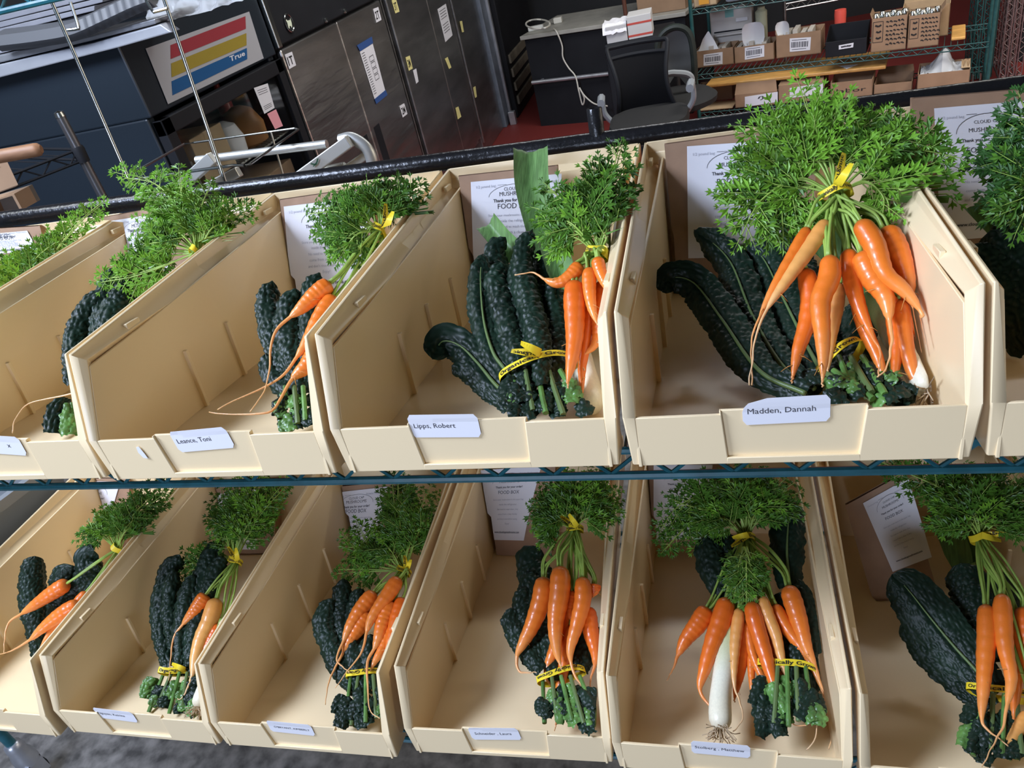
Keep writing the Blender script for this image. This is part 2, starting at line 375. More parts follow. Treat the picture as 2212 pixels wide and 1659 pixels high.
# ---------------------------------------------------------------- bins
WT, WB, H0, H1, YS, HB, DB = .1382, .1365, .0519, .1431, .0226, .1985, .4955
XI = .1195
def zrim(y):
    return H0 + (H1 - H0) * y / YS if y < YS else H1 + (HB - H1) * (y - YS) / (DB - YS)
def XW(y, z): return .1260 - .0295 * y + .002 * z / .18
def bin_shell():
    g = G(); t = .0032
    g.hexa([(-.127, .006, 0), (.127, .006, 0), (.113, DB - .012, 0), (-.113, DB - .012, 0)], [(-.127, .006, .0042), (.127, .006, .0042), (.1125, DB - .012, .0042), (-.1125, DB - .012, .0042)])
    # back wall with stepped rim
    yb_ = DB - .013
    g.hexa([(-.113, yb_ - .003, 0), (.113, yb_ - .003, 0), (.113, yb_, 0), (-.113, yb_, 0)], [(-.122, DB - .012, HB - .022), (.122, DB - .012, HB - .022), (.122, DB - .009, HB - .022), (-.122, DB - .009, HB - .022)])
    g.prism([(DB - .012, HB - .026), (DB - .0035, HB - .014), (DB - .0035, HB), (DB, HB), (DB, HB - .030), (DB - .009, HB - .030)], 0, -WT + .003, WT - .003)
    for s in (-1, 1):
        # side wall: polygon in (y,z), leaning outwards towards the top
        path = [(.004, .0), (.0035, H0), (YS + .008, H1 - .018)] + [(y, zrim(y) - .021) for y in (.12, .25, .38)] + [(DB - .010, HB - .021), (DB - .012, 0)]
        def xi(z, y): return XW(y, z)
        n = len(path)
        inn = [(s * xi(z, y), y, z) for y, z in path]; out = [(s * (xi(z, y) + t), y, z) for y, z in path]
        g.add(inn + out, [tuple(range(n)), tuple(range(n, 2 * n))[::-1]] + [(i, n + i, n + (i + 1) % n, (i + 1) % n) for i in range(n)])
        # rim: front pillar face, ledge and upright lip swept along the edge
        st = [(.0062, .001), (.0031, H0 * .5), (0, H0), (YS, H1), (.26, zrim(.26)), (DB, HB)]
        loops = []
        for i, (y, z) in enumerate(st):
            a = np.array(st[max(i - 1, 0)]); b = np.array(st[min(i + 1, len(st) - 1)])
            d1 = (np.array((y, z)) - a); d2 = b - np.array((y, z)); d = d1 / (np.linalg.norm(d1) + 1e-9) + d2 / (np.linalg.norm(d2) + 1e-9); d /= np.linalg.norm(d)
            nrm = np.array([d[1], -d[0]])                            # into the wall
            if i < 3: nrm = np.array([1.0, 0])
            k = 1 / max(.6, np.linalg.norm(d1 / (np.linalg.norm(d1) + 1e-9) + d2 / (np.linalg.norm(d2) + 1e-9)) / 2)
            wb = WT - (.0035 * (1 - min(1, z / H0)) if i < 3 else 0)
            xin = XW(y, z)
            if i <= 2: sec = [(xin, .003), (xin + .001, 0), (wb - .001, 0), (wb, .001), (wb, .024), (wb - .003, .024), (wb - .003, .004), (xin + t, .006)]
            else: sec = [(xin, .026), (.1335, .013), (.1345, .001), (wb - .001, 0), (wb, .001), (wb, .030), (wb - .003, .030), (xin + t, .030)]
            if i == 3: sec = [(xin, .012), (.1325, .006), (.1345, .001), (wb - .001, 0), (wb, .001), (wb, .027), (wb - .003, .027), (xin + t, .018)]
            loops.append([(s * x, y + nrm[0] * q * k, z + nrm[1] * q * k) for x, q in sec])
        n = 8; vs = [p for l in loops for p in l]
        g.add(vs, [(i * n + j, i * n + (j + 1) % n, (i + 1) * n + (j + 1) % n, (i + 1) * n + j) for i in range(len(st) - 1) for j in range(n)] + [tuple(range(n)), tuple((len(st) - 1) * n + j for j in range(n))[::-1]])
        # latch nubs on the ledge and three divider ribs
        for y in (.10, .44):
            z = zrim(y) - .0125; g.box((s * .1285 - .0025, y, z - .003), (s * .1285 + .0025, y + .022, z + .004))
        for y in (.1637, .2533, .3468):
            x0 = XW(y, 0) - .001
            g.hexa([(s * (x0 - .004), y, .003), (s * (x0 + .002), y, .003), (s * (x0 + .002), y + .005, .003), (s * (x0 - .004), y + .005, .003)],
                   [(s * (x0 - .0025), y, .081), (s * (x0 + .0045), y, .081), (s * (x0 + .0045), y + .005, .081), (s * (x0 - .0025), y + .005, .081)])
    # front lip either side of the label panel
    for s in (-1, 1):
        a, b = .052, .1275
        g.hexa([(s * a, .006, 0), (s * b, .006, 0), (s * b, .010, 0), (s * a, .010, 0)], [(s * (a + .004), .0005, H0), (s * b, .0005, H0), (s * b, .0040, H0), (s * (a + .004), .0040, H0)])
    g.hexa([(-.054, .006, 0), (.054, .006, 0), (.054, .011, 0), (-.054, .011, 0)], [(-.053, .005, .007), (.053, .005, .007), (.053, .010, .007), (-.053, .010, .007)])
    return g
def lip_panel():
    g = G()
    g.hexa([(-.053, .0088, .006), (.053, .0088, .006), (.053, .0115, .006), (-.053, .0115, .006)], [(-.0565, .0032, H0 + .003), (.0565, .0032, H0 + .003), (.0565, .0062, H0 + .003), (-.0565, .0062, H0 + .003)])
    for s in (-1, 1): g.hexa([(s * .052, .0060, .004), (s * .0535, .0060, .004), (s * .0535, .0115, .004), (s * .052, .0115, .004)], [(s * .056, .0003, H0 + .003), (s * .0575, .0003, H0 + .003), (s * .0575, .0062, H0 + .003), (s * .056, .0062, H0 + .003)])
    return g
ORD = ['first', 'second', 'third', 'fourth', 'fifth', 'last']
WHERE = {(r, b): ORD[b] + (' upper' if r == 0 else ' lower') + ' bin from the left' for r in (0, 1) for b in range(6)}
WHERE[(0, 5)] = 'rightmost upper bin'; WHERE[(1, 5)] = 'rightmost lower bin'
shell_me = panel_me = None
BL = {(0, 0): 'cream bin at the left end of the upper shelf, its front outside the picture', (0, 1): 'cream upper shelf bin whose name sticker is cut off by the left edge',
      (0, 2): 'cream upper shelf bin with a small torn sticker mark beside its name sticker', (0, 3): 'cream upper shelf bin holding the flat green leek top and tall bundled kale',
      (0, 4): 'cream upper shelf bin with the largest fanned carrot bunch, right of centre', (0, 5): 'cream bin at the right edge of the upper shelf, mostly outside the picture',
      (1, 0): 'cream lower shelf bin at the left edge with two carrots in view', (1, 1): 'cream lower shelf bin, second from the left', (1, 2): 'cream lower shelf bin, third from the left',
      (1, 3): 'cream lower shelf bin in the middle with a wide empty floor', (1, 4): 'cream lower shelf bin with a white leek shaft lying in front', (1, 5): 'cream lower shelf bin at the right edge holding the tilted bag'}
STICK = {(0, 1): 'Fox, Alex', (0, 2): 'Leance, Toni', (0, 3): 'Lipps, Robert', (0, 4): 'Madden, Dannah', (1, 1): 'Nguyen, Katrina', (1, 2): "O'BRYANT, KIMBERLY", (1, 3): 'Schneider , Laura', (1, 4): 'Stolberg , Matthew', (1, 5): None, (0, 5): None}
# sticker: centre x, bottom z, tilt degrees, text height, text offset
SPOS = {(0, 1): (.012, .036, -6), (0, 2): (-.002, .034, 3), (0, 3): (-.022, .037, -2), (0, 4): (-.005, .040, 1), (1, 1): (-.026, .037, -4), (1, 2): (-.012, .036, -3), (1, 3): (-.014, .034, 4), (1, 4): (-.008, .040, -1), (1, 5): (.022, .040, 0)}
STICK[(0, 1)] = '                 x'
for (r, b) in [(r, b) for r in (0, 1) for b in range(6)]:
    fr = 'bin%d%d' % (r, b)
    t = thing('storage_bin', BL[(r, b)], 'bin', (0, 0, 0), fr, 'cream bins on the ' + ('upper' if r == 0 else 'lower') + ' shelf')
    if shell_me is None:
        o = obj('shell', bin_shell(), ivory, t, smooth=35, bevel=.0009); shell_me = o.data
        o2 = obj('label_panel', lip_panel(), ivory, t, smooth=35, bevel=.0006); panel_me = o2.data; proto = (o, o2)
    else:
        for q in proto:
            c = q.copy(); COL.objects.link(c); c.parent = t; ROOT[c.name] = (fr, (0, 0, 0))
    if (r, b) in SPOS:
        cx, zb, tilt = SPOS[(r, b)]; W_, H_ = .068, .0265; ct, stt = math.cos(math.radians(tilt)), math.sin(math.radians(tilt))
        def fn(x, y, k=0):                                          # x,y in metres from the sticker's lower left
            X = cx + (x - W_ / 2) * ct - (y - H_ / 2) * stt; Z = zb + H_ / 2 + (x - W_ / 2) * stt + (y - H_ / 2) * ct
            Y = .0088 - (Z - .006) * (.0056 / (H0 - .003)) - .0009 - k
            if Z > H0 + .003: Y += -.0010 * math.sin((Z - H0) * 90)
            return (X, Y, Z)
        rr = .003; outline = []
        for (qx, qy, a0) in ((W_ - rr, H_ - rr, 0), (rr, H_ - rr, 90), (rr, rr, 180), (W_ - rr, rr, 270)):
            for k in range(5): a = math.radians(a0 + 22.5 * k); outline.append((qx + rr * math.cos(a), qy + rr * math.sin(a)))
        if (r, b) == (0, 4): outline[5:10] = [(W_ * .30, H_), (W_ * .16, H_ - .001), (W_ * .06, H_ - .005), (W_ * .01, H_ - .010), (0, H_ - .013)]
        g = G(); nx, ny = 14, 6
        # grid clipped to the outline by sliding ends of rows
        rows = []
        for j in range(ny + 1):
            y = H_ * j / ny; xs = []
            n = len(outline)
            for i in range(n):
                (ax, ay), (bx, by) = outline[i], outline[(i + 1) % n]
                if min(ay, by) - 1e-9 <= y <= max(ay, by) + 1e-9 and abs(ay - by) > 1e-9: xs.append(ax + (bx - ax) * (y - ay) / (by - ay))
            if not xs: xs = [rr, W_ - rr]
            x0, x1 = min(xs), max(xs)
            if j in (0, ny): x0, x1 = max(x0, rr * .6), min(x1, W_ - rr * .6)
            if j == ny and (r, b) == (0, 4): x0 = W_ * .3
            rows.append([fn(x0 + (x1 - x0) * i / nx, y) for i in range(nx + 1)])
        g.slab(rows, (0, -.0003, 0))
        o = obj('name_sticker', g, sticker, t, label='white name sticker with grey printed name')
        if STICK[(r, b)]:
            s = STICK[(r, b)].strip(); g = G()
            if (r, b) == (0, 1): letter(g, s, lambda x, y: fn(x, y, .0005), W_ * .70, H_ * .40, h=.0085)
            elif (r, b) == (1, 2): letter(g, s, lambda x, y: fn(x, y, .0005), W_ * .52, H_ * .40, w=W_ * .80, align='c')
            else: letter(g, s, lambda x, y: fn(x, y, .0005), W_ * (.06 if (r, b) != (1, 3) else .10), H_ * .42, w=W_ * {(0, 2): .60, (0, 3): .60, (0, 4): .78, (1, 1): .68, (1, 3): .74, (1, 4): .84}[(r, b)])
            obj('lettering', g, ink, o, norm=False)
    if (r, b) == (0, 2):
        def fz(x, z): return (x, .006 - z * .0055 / H0 - .0012, z)
        g = G(); g.slab([[fz(-.0815, .043), fz(-.078, .044)], [fz(-.0825, .036), fz(-.0755, .034)], [fz(-.0795, .029), fz(-.0745, .028)]], (0, -.0003, 0)); obj('torn_sticker', g, sticker, t)

# ---------------------------------------------------------------- background: coolers along the left
XF = -1.70
def fx(u, v, d=0): return wX(u, v, XF + d)
def qf(name, px, m, parent, d=.004, label=None):                   # thin flat piece on the fridge fronts, four pixel corners TL TR BR BL
    P = [fx(u, v, d) for u, v in px]; g = G(); g.slab([[P[3], P[2]], [P[0], P[1]]], (.0006, 0, 0)); return obj(name, g, m, parent, label=label)
zt = .335
mc = thing('display_cooler', 'black glass-door display cooler with red, yellow and blue striped sign', 'display cooler', (-2.05, 2.27, FLOOR))
y0, y1 = 1.79, 2.745
g = G()
g.box((-2.5, y0, FLOOR + .2), (XF - .02, y0 + .04, .075)); g.box((-2.5, y1 - .04, FLOOR + .2), (XF - .02, y1, .075)); g.box((-2.5, y0 + .04, FLOOR + .2), (-2.46, y1 - .04, .075))
g.box((-2.5, y0, FLOOR + .08), (XF - .02, y1, FLOOR + .2)); g.box((-2.5, y0, .075), (XF, y1, zt)); g.box((-2.5, y0 + .02, FLOOR), (XF - .1, y1 - .02, FLOOR + .1))
obj('cabinet', g, navy_black, mc, bevel=.006)
sp = qf('sign_panel', [(314.5, 105), (538, 25), (569.5, 126), (363, 225)], sign_w, mc, .003, 'white sign panel with three slanted stripes')
for nm, m, px in (('red_stripe', red_m, [(368, 97.6), (530, 35), (531, 62), (368.5, 127.5)]), ('yellow_stripe', yel_m, [(369.5, 137), (532, 71.5), (532.5, 97.5), (370.5, 167)]), ('blue_stripe', blu_m, [(370.5, 175.5), (533, 103.5), (534, 127.5), (372.5, 206)])):
    P = [fx(u, v, .0042) for u, v in px]; obj(nm, G().slab([[P[3], P[2]], [P[0], P[1]]], (.0006, 0, 0)), m, sp)
fnl, _ = quad_fn(fx(494, 120, .0052), fx(530, 106, .0052), fx(533, 120, .0052), fx(497, 136, .0052))
g = G(); letter(g, 'True', fnl, .02, .15, w=.9, h=1.0, bold=True); obj('lettering', g, label_w, sp, norm=False)
# door frame, glass, shelves
g = G(); d0, d1, dz0, dz1 = y0 + .015, y1 - .012, FLOOR + .22, .060
g.box((XF - .02, d0, dz0), (XF + .018, d0 + .055, dz1)); g.box((XF - .02, d1 - .055, dz0), (XF + .018, d1, dz1)); g.box((XF - .02, d0, dz1 - .055), (XF + .018, d1, dz1)); g.box((XF - .02, d0, dz0), (XF + .018, d1, dz0 + .05))
dr_ = obj('door', g, dull_black, mc, bevel=.004)
obj('glass_pane', G().box((XF - .004, d0 + .05, dz0 + .04), (XF + .002, d1 - .05, dz1 - .05)), glass, dr_)
SH = [-.235, -.55, -.87]
for z in SH:
    g = G()
    for i in range(30): yy = y0 + .05 + i * (y1 - y0 - .1) / 29; g.tube([(-2.44, yy, z), (XF - .05, yy, z)], .002, 5)
    for x in (-2.42, -2.0, XF - .06): g.tube([(x, y0 + .04, z - .004), (x, y1 - .04, z - .004)], .004, 6)
    obj('wire_shelf', g, aluminium, mc)
n1 = qf('paper_notice', [(548, 190), (578, 180), (593, 233), (571, 246)], label_w, mc, .022, 'white printed notice taped to the glass door')
fnn, _ = quad_fn(fx(548, 190, .0228), fx(578, 180, .0228), fx(593, 233, .0228), fx(571, 246, .0228))
g = G()
for y in (.86, .78, .70, .24, .18, .12): stroke(g, [(.15, y), (.85, y)], fnn, .02)
obj('lettering', g, ink, n1, norm=False)
qf('pink_note', [(577, 246), (596, 236), (611, 272), (594, 279)], pink_note, mc, .022)
# goods behind the glass
def goods(name, label, cat, lo, hi, m, group=None, bevel=.004): return tag(obj(name, G().box(lo, hi), m, bevel=bevel), label, cat, group)
zz = SH[0] + .003
def carton(name, label, lo, hi, m, cat='box'):
    t = thing(name, label, cat, ((lo[0] + hi[0]) / 2, (lo[1] + hi[1]) / 2, lo[2]))
    obj('carton', G().box(lo, hi), m, t, bevel=.003)
    g = G(); cx = (lo[1] + hi[1]) / 2; g.box((lo[0] - .0006, cx - .02, hi[2] - .0002), (hi[0] + .0006, cx + .02, hi[2] + .0006)); g.box((hi[0], cx - .02, hi[2] - .06), (hi[0] + .0007, cx + .02, hi[2])); obj('packing_tape', g, card_light, t)
    return t
carton('carton', 'brown carton on the top shelf inside the display cooler', (-2.05, 2.02, zz), (XF - .07, 2.25, zz + .17), card_light)
carton('carton', 'grey carton at the left end inside the display cooler', (-2.05, 1.86, zz), (XF - .08, 2.0, zz + .10), mat('grey_carton', (.16, .16, .15), .8))
g = G(); g.lathe([(.03, zz), (.062, zz + .02), (.068, zz + .08), (.05, zz + .13), (.012, zz + .15)], (XF - .14, 2.36, 0), 14); tag(obj('wrapped_package', g, white_paper, smooth=40), 'white wrapped package on the top shelf inside the display cooler', 'package')
g = G(); g.lathe([(.05, zz), (.085, zz + .015), (.09, zz + .09), (.06, zz + .15), (.02, zz + .17)], (XF - .15, 2.52, 0), 14); tag(obj('produce_bag', g, mat('orange_brown_bag', (.38, .17, .05), .5), smooth=40), 'orange brown produce bag beside the white package in the cooler', 'bag')
g = G(); g.lathe([(.032, zz), (.034, zz + .01), (.034, zz + .19), (.02, zz + .22), (.014, zz + .24), (.014, zz + .27)], (XF - .25, 2.60, 0), 14); tag(obj('red_bottle', g, mat('red_bottle_plastic', (.35, .05, .05), .35), smooth=40), 'red bottle at the back right of the cooler shelf', 'bottle')
zz = SH[1] + .003
carton('carton', 'wide brown carton on the second shelf of the display cooler', (-2.1, 2.2, zz), (XF - .07, 2.66, zz + .20), cardboard)
carton('carton', 'small brown carton left on the second cooler shelf', (-2.1, 1.9, zz), (XF - .07, 2.14, zz + .12), cardboard)
# steel freezers
def freezer(name, label, y0, ysplit, y1, m, ztop=.75, header=True):
    t = thing(name, label, 'freezer', (-2.1, (y0 + y1) / 2, FLOOR))
    g = G(); g.box((-2.5, y0, FLOOR + .12), (XF - .03, y1, ztop)); g.box((-2.45, y0 + .03, FLOOR), (XF - .12, y1 - .03, FLOOR + .12)); obj('cabinet', g, dull_black if header else m, t, bevel=.006)
    ds = []
    for a, b in ((y0 + .004, ysplit - .003), (ysplit + .003, y1 - .004)):
        ds.append(obj('door', G().box((XF - .028, a, FLOOR + .16), (XF, b, .084 if header else ztop)), m, t, bevel=.008))
        if not header: continue
        k = len(ds); yh = (ysplit - .10, ysplit + .10)[k - 1]
        obj('recessed_handle', G().box((XF - .002, yh - .045, -.86), (XF + .0015, yh + .045, -.47)), dull_black, ds[-1], bevel=.004)
    return t, ds
fz, ds = freezer('steel_freezer', 'two-door stainless freezer with numbered white stickers next to the display cooler', 2.786, 3.441, 4.114, steel)
g = G(); g.box((XF - .02, 2.80, .100), (XF + .012, 4.10, .75)); hd = obj('header_panel', g, dull_black, fz, bevel=.006)
obj('edge_trim', G().box((XF - .01, 2.762, .092), (XF + .014, 2.80, .75)), chrome, fz, bevel=.004)
P = fx(622.5, 50, .012); g = G(); g.lathe([(.0, .0), (.038, .0), (.040, .003), (.036, .006), (.034, .0045), (.0, .0045)], (0, 0, 0), 24, 0)
g.v = [(P[0] + x, P[1] + y, P[2] + z) for x, y, z in g.v]; bd = obj('round_badge', g, dull_black, hd, smooth=40)
g = G(); k = 28; g.tube([(P[0] + .006, P[1] + .036 * math.cos(2 * math.pi * i / k), P[2] + .036 * math.sin(2 * math.pi * i / k)) for i in range(k + 1)], .0035, 6)
obj('badge_rim', g, chrome, hd, smooth=40)
g = G(); ear = [(-.022, -.016), (-.014, -.022), (-.008, -.012), (.004, -.013), (.008, -.022), (.016, -.016), (.022, -.004), (.024, .016), (.017, .008), (.006, .011), (-.006, .009), (-.014, .017), (-.022, .014), (-.018, .002)]
g.prism([(P[1] + a, P[2] - b * .0 + b) for a, b in ear], 0, P[0] + .0045, P[0] + .0058); obj('badge_emblem', g, mat('pale_green_emblem', (.72, .80, .62), .4), hd)
for u, v in ((702, 44), (743, 24)):
    P = fx(u, v, .012); g = G(); g.lathe([(.006, 0), (.012, .002), (.012, .010), (.005, .012)], P, 12, 0); obj('header_lock', g, chrome, hd, smooth=40)
def sticker_on(door, px, txt, m=None, d=.003, name='number_sticker'):
    o = qf(name, px, m or label_w, door, d)
    if txt:
        fn_, _ = quad_fn(*[fx(u, v, d + .001) for u, v in px]); g = G(); letter(g, txt, fn_, .5, .2, w=.7, h=.82, bold=True, align='c'); obj('lettering', g, black_ink, fz_root(door), norm=False)
def fz_root(o): return o
def st2(door, px, txt, m=None, d=.003, name='number_sticker', w=.7):
    P = [fx(u, v, d) for u, v in px]; g = G(); g.slab([[P[3], P[2]], [P[0], P[1]]], (.0006, 0, 0)); o = obj(name, g, m or label_w, door)
    if txt:
        fn_, _ = quad_fn(*[fx(u, v, d + .0012) for u, v in px]); g = G(); letter(g, txt, fn_, .5, .2, w=w, h=.82, bold=True, align='c'); obj('lettering', g, black_ink, door, norm=False)
    return o
st2(ds[0], [(615, 118), (630.5, 111.5), (639.5, 141), (624.5, 149.5)], '1T')
st2(ds[1], [(806, 19.5), (817, 15), (824, 43), (813, 49)], '2T')
st2(ds[1], [(863, 229), (873, 223), (880, 246), (870, 254)], '2M')
st2(ds[1], [(777, 112), (805, 94), (832, 196), (809, 214)], None, name='printed_sheet')
fn_, _ = quad_fn(*[fx(u, v, .0045) for u, v in [(777, 112), (805, 94), (832, 196), (809, 214)]])
g = G()
for i in range(18): stroke(g, [(.08, .94 - i * .05), (.30, .94 - i * .05)], fn_, .012)
for k in range(4):
    y = .80 - k * .13; stroke(g, [(.5, y), (.82, y), (.82, y - .10), (.5, y - .10), (.5, y)], fn_, .012)
obj('lettering', g, ink, ds[1], norm=False)
for px in ([(771, 98), (803, 79), (806, 93), (778, 111)], [(809, 214), (833, 194), (837, 205), (813, 225)]): qf('blue_tape', px, blue_tape, ds[1], .0045)
f2, ds2 = freezer('steel_freezer', 'darker two-door stainless freezer with yellow notes, further back', 4.21, 4.955, 5.47, dark_steel, header=False)
st2(ds2[0], [(846, 1), (855, -3), (863, 25), (854, 29)], '3T', yellow_note, w=.6)
st2(ds2[0], [(876, 124), (885, 120), (891.5, 148), (883, 153)], '3M', yellow_note, w=.6)
st2(ds2[0], [(892, 152), (899, 148), (904, 176), (899, 181)], None, label_w, name='small_card')
st2(ds2[1], [(945, 20), (963, 8), (977.5, 76), (962, 91)], None, name='printed_sheet')
fn_, _ = quad_fn(*[fx(u, v, .0045) for u, v in [(945, 20), (963, 8), (977.5, 76), (962, 91)]])
g = G()
for y in (.9, .82, .74, .66, .48, .40, .32, .24): stroke(g, [(.15, y), (.85, y)], fn_, .02)
obj('lettering', g, ink, ds2[1], norm=False)
st2(ds2[1], [(961, 127), (967, 123), (975, 146), (970, 149)], None, yellow_note, name='yellow_note')
st2(ds2[1], [(984, 233), (990, 230), (996.5, 252), (989, 258)], None, yellow_note, name='yellow_note')
f3 = thing('steel_cabinet', 'dark stainless cabinet after the second freezer with two small yellow notes', 'cabinet', (-2.1, 5.9, FLOOR))
obj('cabinet_body', G().box((-2.5, 5.50, FLOOR), (XF - .01, 6.24, .75)), dark_steel, f3, bevel=.006)
obj('door_trim', G().box((XF - .012, 5.50, FLOOR + .1), (XF + .008, 5.53, .75)), steel, f3, bevel=.003)
for px in ([(993, 46), (998, 45), (1002, 69), (998, 70)], [(1022, 189), (1027, 186), (1030, 209), (1026, 212)]): qf('yellow_note', px, yellow_note, f3, .002)
col_ = thing('steel_post', 'grey galvanised steel upright between the freezers and the black desk', 'post', (XF + .02, 6.36, FLOOR))
obj('upright', G().box((XF - .06, 6.26, FLOOR), (XF + .02, 6.48, .75)), mat('blue_grey_galvanised', (.17, .20, .25), .5, .4, var=.25, vscale=9), col_, bevel=.006)
obj('flange', G().box((XF + .02, 6.42, FLOOR), (XF + .045, 6.46, .75)), galv, col_, bevel=.003)
P = wX(1100, 256, XF + .1)
obj('bracket', G().box((XF + .045, 6.30, FLOOR), (XF + .10, 6.36, P[2])), galv, col_, bevel=.003)
bc = thing('black_cabinet', 'tall black cabinet with slatted lower side behind the steel upright', 'cabinet', (-1.9, 7.2, FLOOR))
obj('cabinet_body', G().box((-2.5, 6.52, FLOOR), (-1.62, 7.9, .75)), dull_black, bc, bevel=.01)
for i in range(4):
    z = FLOOR + .10 + .12 * i; obj('slat', G().box((-1.622, 6.6, z), (-1.60, 7.4, z + .075)), mat('weathered_wood', (.14, .12, .09), .7, var=.3, vscale=8), bc, bevel=.004)
# things lying on top of the display cooler
P0 = wY(-60, 163, 1.80); P1 = wY(372, 66, 1.80)
def ontop(px, y, depth):
    A = [wY(u, v, y) for u, v in px]; g = G(); g.prism([(p[0], p[2]) for p in A], 1, y, y + depth); return g
bm_ = thing('metal_channel', 'long white metal channel lying on top of the display cooler', 'metal beam', (-2.1, 1.9, zt + .002))
obj('web', ontop([(-60, 183), (255, 103), (372, 70), (346, 52), (200, 93), (-60, 152)], 1.735, .05), mat('white_painted_metal', (.36, .375, .41), .4, .2, var=.1, vscale=9), bm_, bevel=.004)
obj('flange', ontop([(-60, 152), (200, 93), (335, 52), (335, 40), (200, 77), (-60, 132)], 1.73, .32), galv, bm_, bevel=.003)
for q_ in bm_.children:
    if q_.name.startswith('flange'):
        for vx in q_.data.vertices: vx.co.z = max(vx.co.z, .0005)
for i in range(6):
    o_ = i * 14
    tag(obj('folded_board', ontop([(-60, 131 - o_), (150 + i * 18, 78 - o_ * 1.02 - i * 4), (150 + i * 18, 67 - o_ * 1.02 - i * 4), (-60, 118 - o_)], 1.76 + .012 * (i % 3), .2), card_grey, bevel=.002), 'grey flat board in the stack on top of the display cooler', 'board', 'grey boards stacked on the cooler')
g = G(); A = [wY(u, v, 1.70) for u, v in [(0, 103), (90, 92), (165, 78), (230, 50), (290, 22), (332, 6)]]; sp_ = spline(A, 60); rows = []
for i, p in enumerate(sp_):
    rib = .006 * (1 if (i % 3 == 0 and i > 32) else 0); rows.append([(p[0], p[1] - rib, p[2] - .012), (p[0], p[1] - .02 - rib, p[2] + .008), (p[0], p[1] - .01 - rib, p[2] + .036), (p[0], p[1] + .05, p[2] + .045)])
g.slab(rows, (0, .012, 0)); tag(obj('ribbed_hose', g, mat('ribbed_grey', (.10, .105, .115), .5), smooth=50), 'grey ribbed flat hose draped over the metal channel', 'hose')
rnd = random.Random(5); rows = []
for i in range(26):
    r_ = []
    for j in range(16):
        u = 335 + i * 9.2; v = 90 - (u - 335) * .33 - j * 8.0
        p = wY(u, v, 1.78 + .03 * j); q = mnoise.noise(Vector((i * .33, j * .4, 3.1))) * .03 + mnoise.noise(Vector((i * .9, j * .9, 7))) * .012
        r_.append((p[0], p[1] - q - .02, max(p[2] + q * .6 + .03, zt + .004)))
    rows.append(r_)
tag(obj('plastic_sheet', G().slab(rows, (0, .002, 0)), film, smooth=60), 'crumpled clear plastic sheet shining on top of the display cooler', 'plastic sheet')

# ---------------------------------------------------------------- black desk, cord, chairs
ZD = -.555
a = wZ(1128, 78, ZD); b = wZ(1340, 46, ZD); dx = (b - a) / np.linalg.norm(b - a); dn = np.array([-dx[1], dx[0], 0])
if dn[1] < 0: dn = -dn
def desk(x, y, z): p = a + dx * x + dn * y; return (p[0], p[1], z)
def dbox(g, x0, x1, y0, y1, z0, z1): g.hexa([desk(x0, y0, z0), desk(x1, y0, z0), desk(x1, y1, z0), desk(x0, y1, z0)], [desk(x0, y0, z1), desk(x1, y0, z1), desk(x1, y1, z1), desk(x0, y1, z1)]); return g
dk = thing('desk', 'black-fronted desk with worn grey top and a foot bar', 'desk', desk(.9, .4, FLOOR))
obj('desktop', dbox(G(), -.02, 1.36, -.01, .75, ZD - .03, ZD), desk_top, dk, bevel=.004)
g = G(); dbox(g, 0, 1.34, .03, .06, FLOOR, ZD - .03); obj('front_panel', g, dull_black, dk)
for x_ in (0, 1.31): obj('side_panel', dbox(G(), x_, x_ + .03, .062, .72, FLOOR, ZD - .031), dull_black, dk)
p1 = wY(1140, 180, desk(0, -.02, 0)[1]); p2 = wY(1330, 151, desk(.8, -.02, 0)[1])
obj('foot_bar', G().tube([desk(.02, -.02, p1[2]), desk(1.3, -.02, p1[2])], .016, 12), galv, dk, smooth=40)
for x in (.1, .7, 1.25): obj('bar_bracket', dbox(G(), x - .01, x + .01, -.02, .032, p1[2] - .012, p1[2] + .012), galv, dk)
pr_y = a[1] - .03
def dpt(u, v, off=0):                                             # pixel on the vertical plane of the desk front
    d = RW.T @ _d(u, v); return CW + d * ((a - dn * off - CW) @ dn) / (d @ dn)
cd = [wZ(1196, 62, ZD + .012), dpt(1203, 70, .03), dpt(1214, 98, .012), dpt(1216, 124, .012), dpt(1228, 146, .012), dpt(1243, 165, .04), dpt(1250, 195, .05), dpt(1258, 226, .06), dpt(1262, 212, .07), dpt(1252, 190, .08), dpt(1262, 206, .10), dpt(1284, 224, .14), dpt(1312, 229, .18)]
t = thing('hanging_power_cable', 'cream power cable hanging in a loop over the front of the black desk', 'cord', cd[3])
obj('cable', G().tube(spline(cd, 90), .006, 8), cream_cable, t, smooth=40)
q = wZ(1205, 50, ZD); g = G(); g.box((q[0] - .03, q[1] - .03, ZD + .001), (q[0] + .04, q[1] + .03, ZD + .045)); obj('plug', g, cream_cable, t, bevel=.006)
cl = [wZ(1150 + 26 * math.cos(k * .52) + 12, 52 + 10 * math.sin(k * .52) , ZD + .050 + .004 * (k % 5)) for k in range(30)]
tag(obj('cable_coil', G().tube(spline(cl, 150), .007, 8), cream_cable, smooth=40), 'coiled cream cable lying on the left end of the desk', 'cable')
q = wZ(1175, 62, ZD); tag(obj('power_strip', G().box((q[0] - .13, q[1] - .02, ZD + .001), (q[0] - .0, q[1] + .03, ZD + .035)), mat('white_plastic', (.62, .62, .58), .4), bevel=.006), 'white power strip at the front left corner of the desk', 'power strip')
pb = desk(.87, .08, ZD); tag(obj('rusty_post', G().tube([(pb[0], pb[1], ZD + .001), (pb[0], pb[1], .4)], .016, 10), mat('rust_brown', (.10, .035, .02), .6), smooth=40), 'thin rusty brown post standing on the desk', 'post')
c0_, c1_ = desk(.98, .15, ZD), desk(1.46, .15, ZD)
